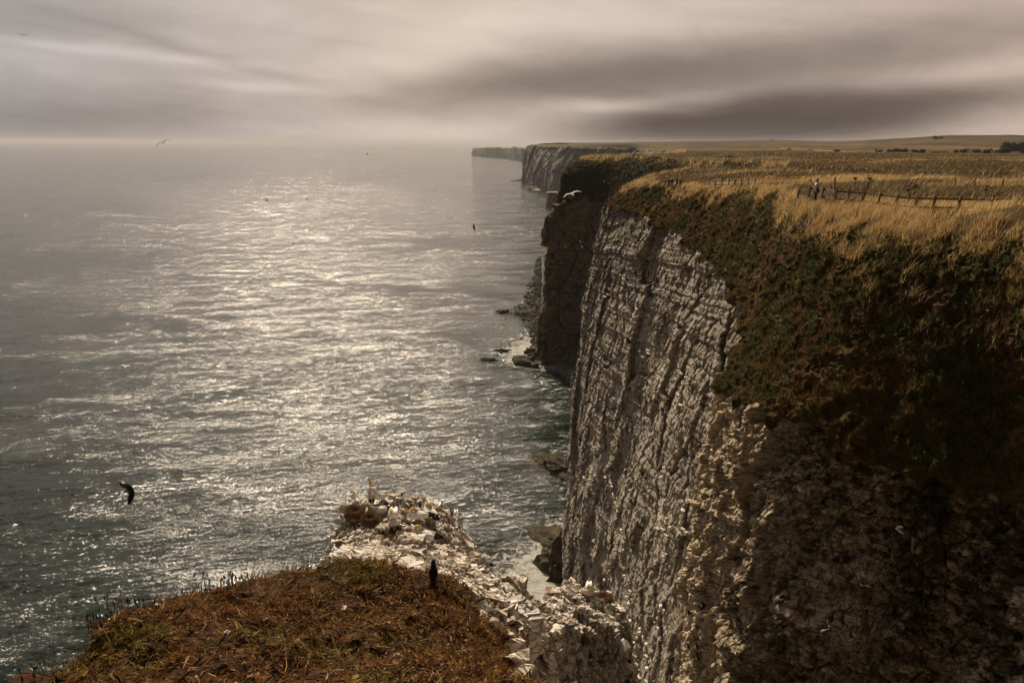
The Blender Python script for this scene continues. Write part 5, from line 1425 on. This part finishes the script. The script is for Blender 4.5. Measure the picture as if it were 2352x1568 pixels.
# camera in her hands and dark bag at her side
mb = MB(); mb.box((0, 0, 0), (.15, .07, .11)); mb.sweep([(0, .03, 0), (0, .11, 0)], [.035, .04], 12); mb.box((0, 0, .065), (.05, .05, .03))
o = link('camera_body', mb.mesh('camera_body', [plain('camera_black', (.02, .02, .022), .4, .1, spec=.4)])); o.name = 'photo_camera'
fw = Matrix.Rotation(R(78), 3, 'Z') @ Vector((0, .42, 1.58)); o.location = wm.location + fw; o.rotation_euler = (0, 0, R(78)); tag(o, 'small black camera held up by the white-haired woman', 'camera')
mb = MB(); mb.box((0, 0, 0), (.13, .34, .28), None, 0, .85); mb.sweep([(0, -.14, .12), (0, -.1, .4), (0, .05, .62), (0, .14, .3), (0, .15, .12)], [.012] * 5, 6)
o = link('shoulder_bag', mb.mesh('shoulder_bag', [plain('bag_black', (.02, .018, .02), .7, .1)])); o.location = wm.location + Vector((-.05, -.30, .95)); tag(o, 'black shoulder bag hanging at the woman\'s side', 'bag')
for u, Y_, yaw, lab, sh, trs, hr, ps in (
        (1517, 121.5, 80, 'dark-haired person in dark red leaning at the left end of the platform', (.12, .03, .025), (.03, .03, .04), (.02, .015, .012), 'rest'),
        (1537, 121.5, 160, 'dark-haired person in a blue-grey shirt standing mid platform', (.16, .20, .26), (.05, .04, .04), (.02, .015, .012), 'look'),
        (1544, 121.0, 170, 'shorter dark-haired person with white collar, mid platform', (.04, .05, .07), (.02, .02, .03), (.025, .015, .01), 'rest'),
        (1555, 121.5, 120, 'grey-haired person in a rust jacket toward the right of the platform', (.22, .07, .04), (.03, .03, .03), (.40, .32, .30), 'rest'),
        (1565, 122.0, 100, 'person in a white cap at the right end of the platform', (.14, .07, .05), (.02, .02, .025), (.82, .80, .76), 'rest')):
    person(u, Y_, yaw, lab, sh, trs, hr, ps, 0.98 if 'shorter' not in lab else .88, lift=.1)

# ------------------------------------------------------------------ umbels and bushes
M_stem = plain('dry_stem', (.07, .05, .025), .9, .2)
def hogweed(u, Y_, h, label, nh=6, group='dead hogweed in the meadow'):
    d = ray(u, 410); x = d[0] / d[1] * Y_; root = empty('hogweed', (x, Y_, ground(x, Y_)))
    mb = MB(); hd = MB(); tops = [(0, 0, h)] + [(rng.uniform(-.35, .35) * h * .6, rng.uniform(-.2, .2), h * rng.uniform(.75, .97)) for _ in range(nh - 1)]
    mb.sweep([(0, 0, -.2), (0, 0, h * .5), (0, 0, h)], [.022, .018, .01], 6)
    for q in tops[1:]: mb.sweep([(0, 0, h * .5), (q[0] * .6, q[1] * .6, h * .72), q], [.012, .010, .007], 5)
    link('stem', mb.mesh('stem', [M_stem]), root)
    for q in tops:
        hd = MB()
        for k in range(12):
            a = 2 * math.pi * k / 12; r = .13 if k % 2 else .08
            e = (q[0] + math.cos(a) * r, q[1] + math.sin(a) * r, q[2] + .05); hd.sweep([q, e], [.012, .010], 4); hd.sweep([(e[0], e[1], e[2] - .012), (e[0], e[1], e[2] + .012)], [.034, .036], 6)
        link('flower_head', hd.mesh('flower_head', [M_stem]), root)
    return tag(root, label, 'dead plant', group)
hogweed(2095, 46, 1.75, 'tall dead hogweed with flat seed heads standing in the golden meadow', 8)
hogweed(1965, 62, 1.5, 'short dead hogweed near the lone post', 4)
hogweed(1995, 60, 1.7, 'bushy dead hogweed between the lone post and the tall hogweed', 7)
hogweed(2270, 55, 1.2, 'faint dead hogweed at the right edge of the meadow', 4)

def bush(u, Y_, wdt, h, label, dens=1.0):
    d = ray(u, 400); x = d[0] / d[1] * Y_; z = ground(x, Y_)
    n = int(1400 * dens); nb = max(5, int(wdt / h * 4)); cs_ = np.stack([rng.uniform(-wdt / 2, wdt / 2, nb) * .85, rng.uniform(-h, h, nb) * .6, rng.uniform(.25, .75, nb) * h], 1)
    rr = rng.uniform(.3, .55, nb) * h; k = rng.integers(0, nb, n); q = rng.normal(size=(n, 3)); q /= np.linalg.norm(q, axis=1, keepdims=True)
    p = cs_[k] + q * (rr[k] * rng.uniform(.6, 1.05, n))[:, None]; p[:, 2] = np.maximum(p[:, 2], -.1)
    o = blades('bush', p, q + A3(0, 0, .4), rng.uniform(.1, .22, n) * h, rng.uniform(.08, .16, n) * h, rng.normal(size=(n, 3)) * .3, pick([(.035, .045, .014), (.05, .06, .018), (.025, .03, .01)], n), None, None, kind=None)
    o.location = (x, Y_, z - .1); return tag(o, label, 'bush', 'bushes beyond the meadow')
HB = (2700, 480)
for (a, wd_px, hp), Y_, lab in (((515, 28, 8), 700, 'small dark bush, far left end of the hedge line'), ((425, 60, 5), 760, 'low flat bush left of the far left dark bush'), ((685, 36, 8), 690, 'small dark bush, second along the hedge line'),
                                ((875, 34, 20), 650, 'round dark bush standing alone on the hedge line'), ((960, 90, 10), 650, 'low scrubby hedge right of the round lone bush'), ((1080, 90, 9), 660, 'low scrub between the lone bush and the red marker'),
                                ((1205, 44, 20), 640, 'dark bush right of the red marker'), ((1350, 170, 24), 640, 'long green hedge in the middle of the hedge line'), ((1480, 60, 16), 640, 'hedge tapering off the long green hedge'),
                                ((1540, 44, 20), 630, 'dark round bush at the right end of the long hedge'), ((1680, 160, 8), 640, 'low scrub right of the long hedge'), ((1800, 28, 16), 620, 'small round bush, first right of the low scrub'), ((1860, 50, 20), 620, 'middling bush, second right of the low scrub'),
                                ((1950, 70, 18), 620, 'wide dark bush, third right of the low scrub'), ((2045, 70, 26), 600, 'tall dark bush, fourth right of the low scrub'), ((2160, 100, 26), 590, 'wide dark bush below the green thicket'),
                                ((2255, 170, 54), 760, 'large green thicket at the right end of the hill'), ((2320, 80, 24), 590, 'dark bush at the right edge of the picture'), ((1640, 80, 16), 1500, 'green clump high on the right hill')):
    u = (HB[0] + a / 2.063) / 3840 * 2352; k = 1 / 2.063 / 3.75 * Y_ / FPX
    bush(u, Y_, wd_px * k, hp * k * 1.25, lab, 1.0 if wd_px < 100 else 2.5)
bush((1700 + 1592 / 2.352) / 3840 * 2352, 330, 3.6, 1.5, 'dark bush at the head of the gully behind the golden bank', 2)
# red and pale marker
d = ray((HB[0] + 1178 / 2.063) / 3840 * 2352, 400); x = d[0] / d[1] * 640
root = empty('marker_post', (x, 640, ground(x, 640))); mb = MB(); mb.box((0, 0, 2.2), (.7, .7, 4.6)); link('post', mb.mesh('post', [plain('marker_white', (.6, .55, .5))]), root)
mb = MB(); mb.box((0, 0, 3.4), (.9, .9, 1.6)); link('band', mb.mesh('band', [plain('marker_red', (.30, .06, .04))]), root); tag(root, 'pale post with a red band in the far hedge line', 'post')

# seed-head spikes along the seaward edge of the mound
M_seed = plain('seed_dark', (.035, .022, .012))
def spike_plant(u, v, n, label, hgt=.22, spread=.25):
    loc, nor, ob = hit(u, v)
    if loc is None or ob.name == 'sea': loc = Vector(P(u, v, 9.5))
    root = empty('seed_head_plant', loc)
    for k in range(n):
        x = rng.uniform(-spread, spread); y = rng.uniform(-.08, .08); h = hgt * rng.uniform(.5, 1.1); lx_ = rng.normal() * .03; mb = MB(); hd = MB()
        mb.sweep([(0, 0, -.12), (lx_ * .5, 0, h * .5), (lx_, 0, h)], [.0035, .003, .0025], 5)
        hd.sweep([(lx_, 0, h - .01), (lx_, 0, h + .02), (lx_, 0, h + .05)], [.006, .010, .003], 6)
        st_ = link('stalk', mb.mesh('stalk', [M_stem]), root); st_.location = (x, y, 0); link('seed_head', hd.mesh('seed_head', [M_seed], True), st_)
    return tag(root, label, 'dead plant', 'dark seed heads along the mound edge')
spike_plant(500, 1342, 14, 'dark cluster of seed heads on the far edge of the mound', .14, .35)
spike_plant(540, 1332, 8, 'sparse dark stalks right of the seed head cluster', .10, .2)
spike_plant(430, 1372, 7, 'short dark stalks left of the seed head cluster', .08, .3)
spike_plant(300, 1404, 22, 'row of dark upright stalks on the seaward edge of the mound', .17, .42)
spike_plant(240, 1440, 16, 'dark upright stalks where the mound edge starts to fall', .17, .25)
spike_plant(120, 1545, 9, 'dark upright stalks low on the left edge of the mound', .16, .18)
spike_plant(80, 1565, 6, 'dark upright stalks at the lower left corner', .16, .12)

# ------------------------------------------------------------------ sea haze
mb = MB(); mb.box((0, 0, 0), (110000, 110000, 156)); o = link('haze', mb.mesh('haze', [])); o.location = (0, 0, 74)
m = bpy.data.materials.new('haze'); m.use_nodes = True; nt = m.node_tree; nt.nodes.clear()
ot = nt.nodes.new('ShaderNodeOutputMaterial'); pv = nt.nodes.new('ShaderNodeVolumePrincipled'); nt.links.new(pv.outputs[0], ot.inputs['Volume'])
pv.inputs['Color'].default_value = (0.76, 0.75, 0.77, 1); pv.inputs['Density'].default_value = 0.000055; pv.inputs['Anisotropy'].default_value = 0.1
o.data.materials.append(m); o['kind'] = 'stuff'
print('birds on cliff', nb_)
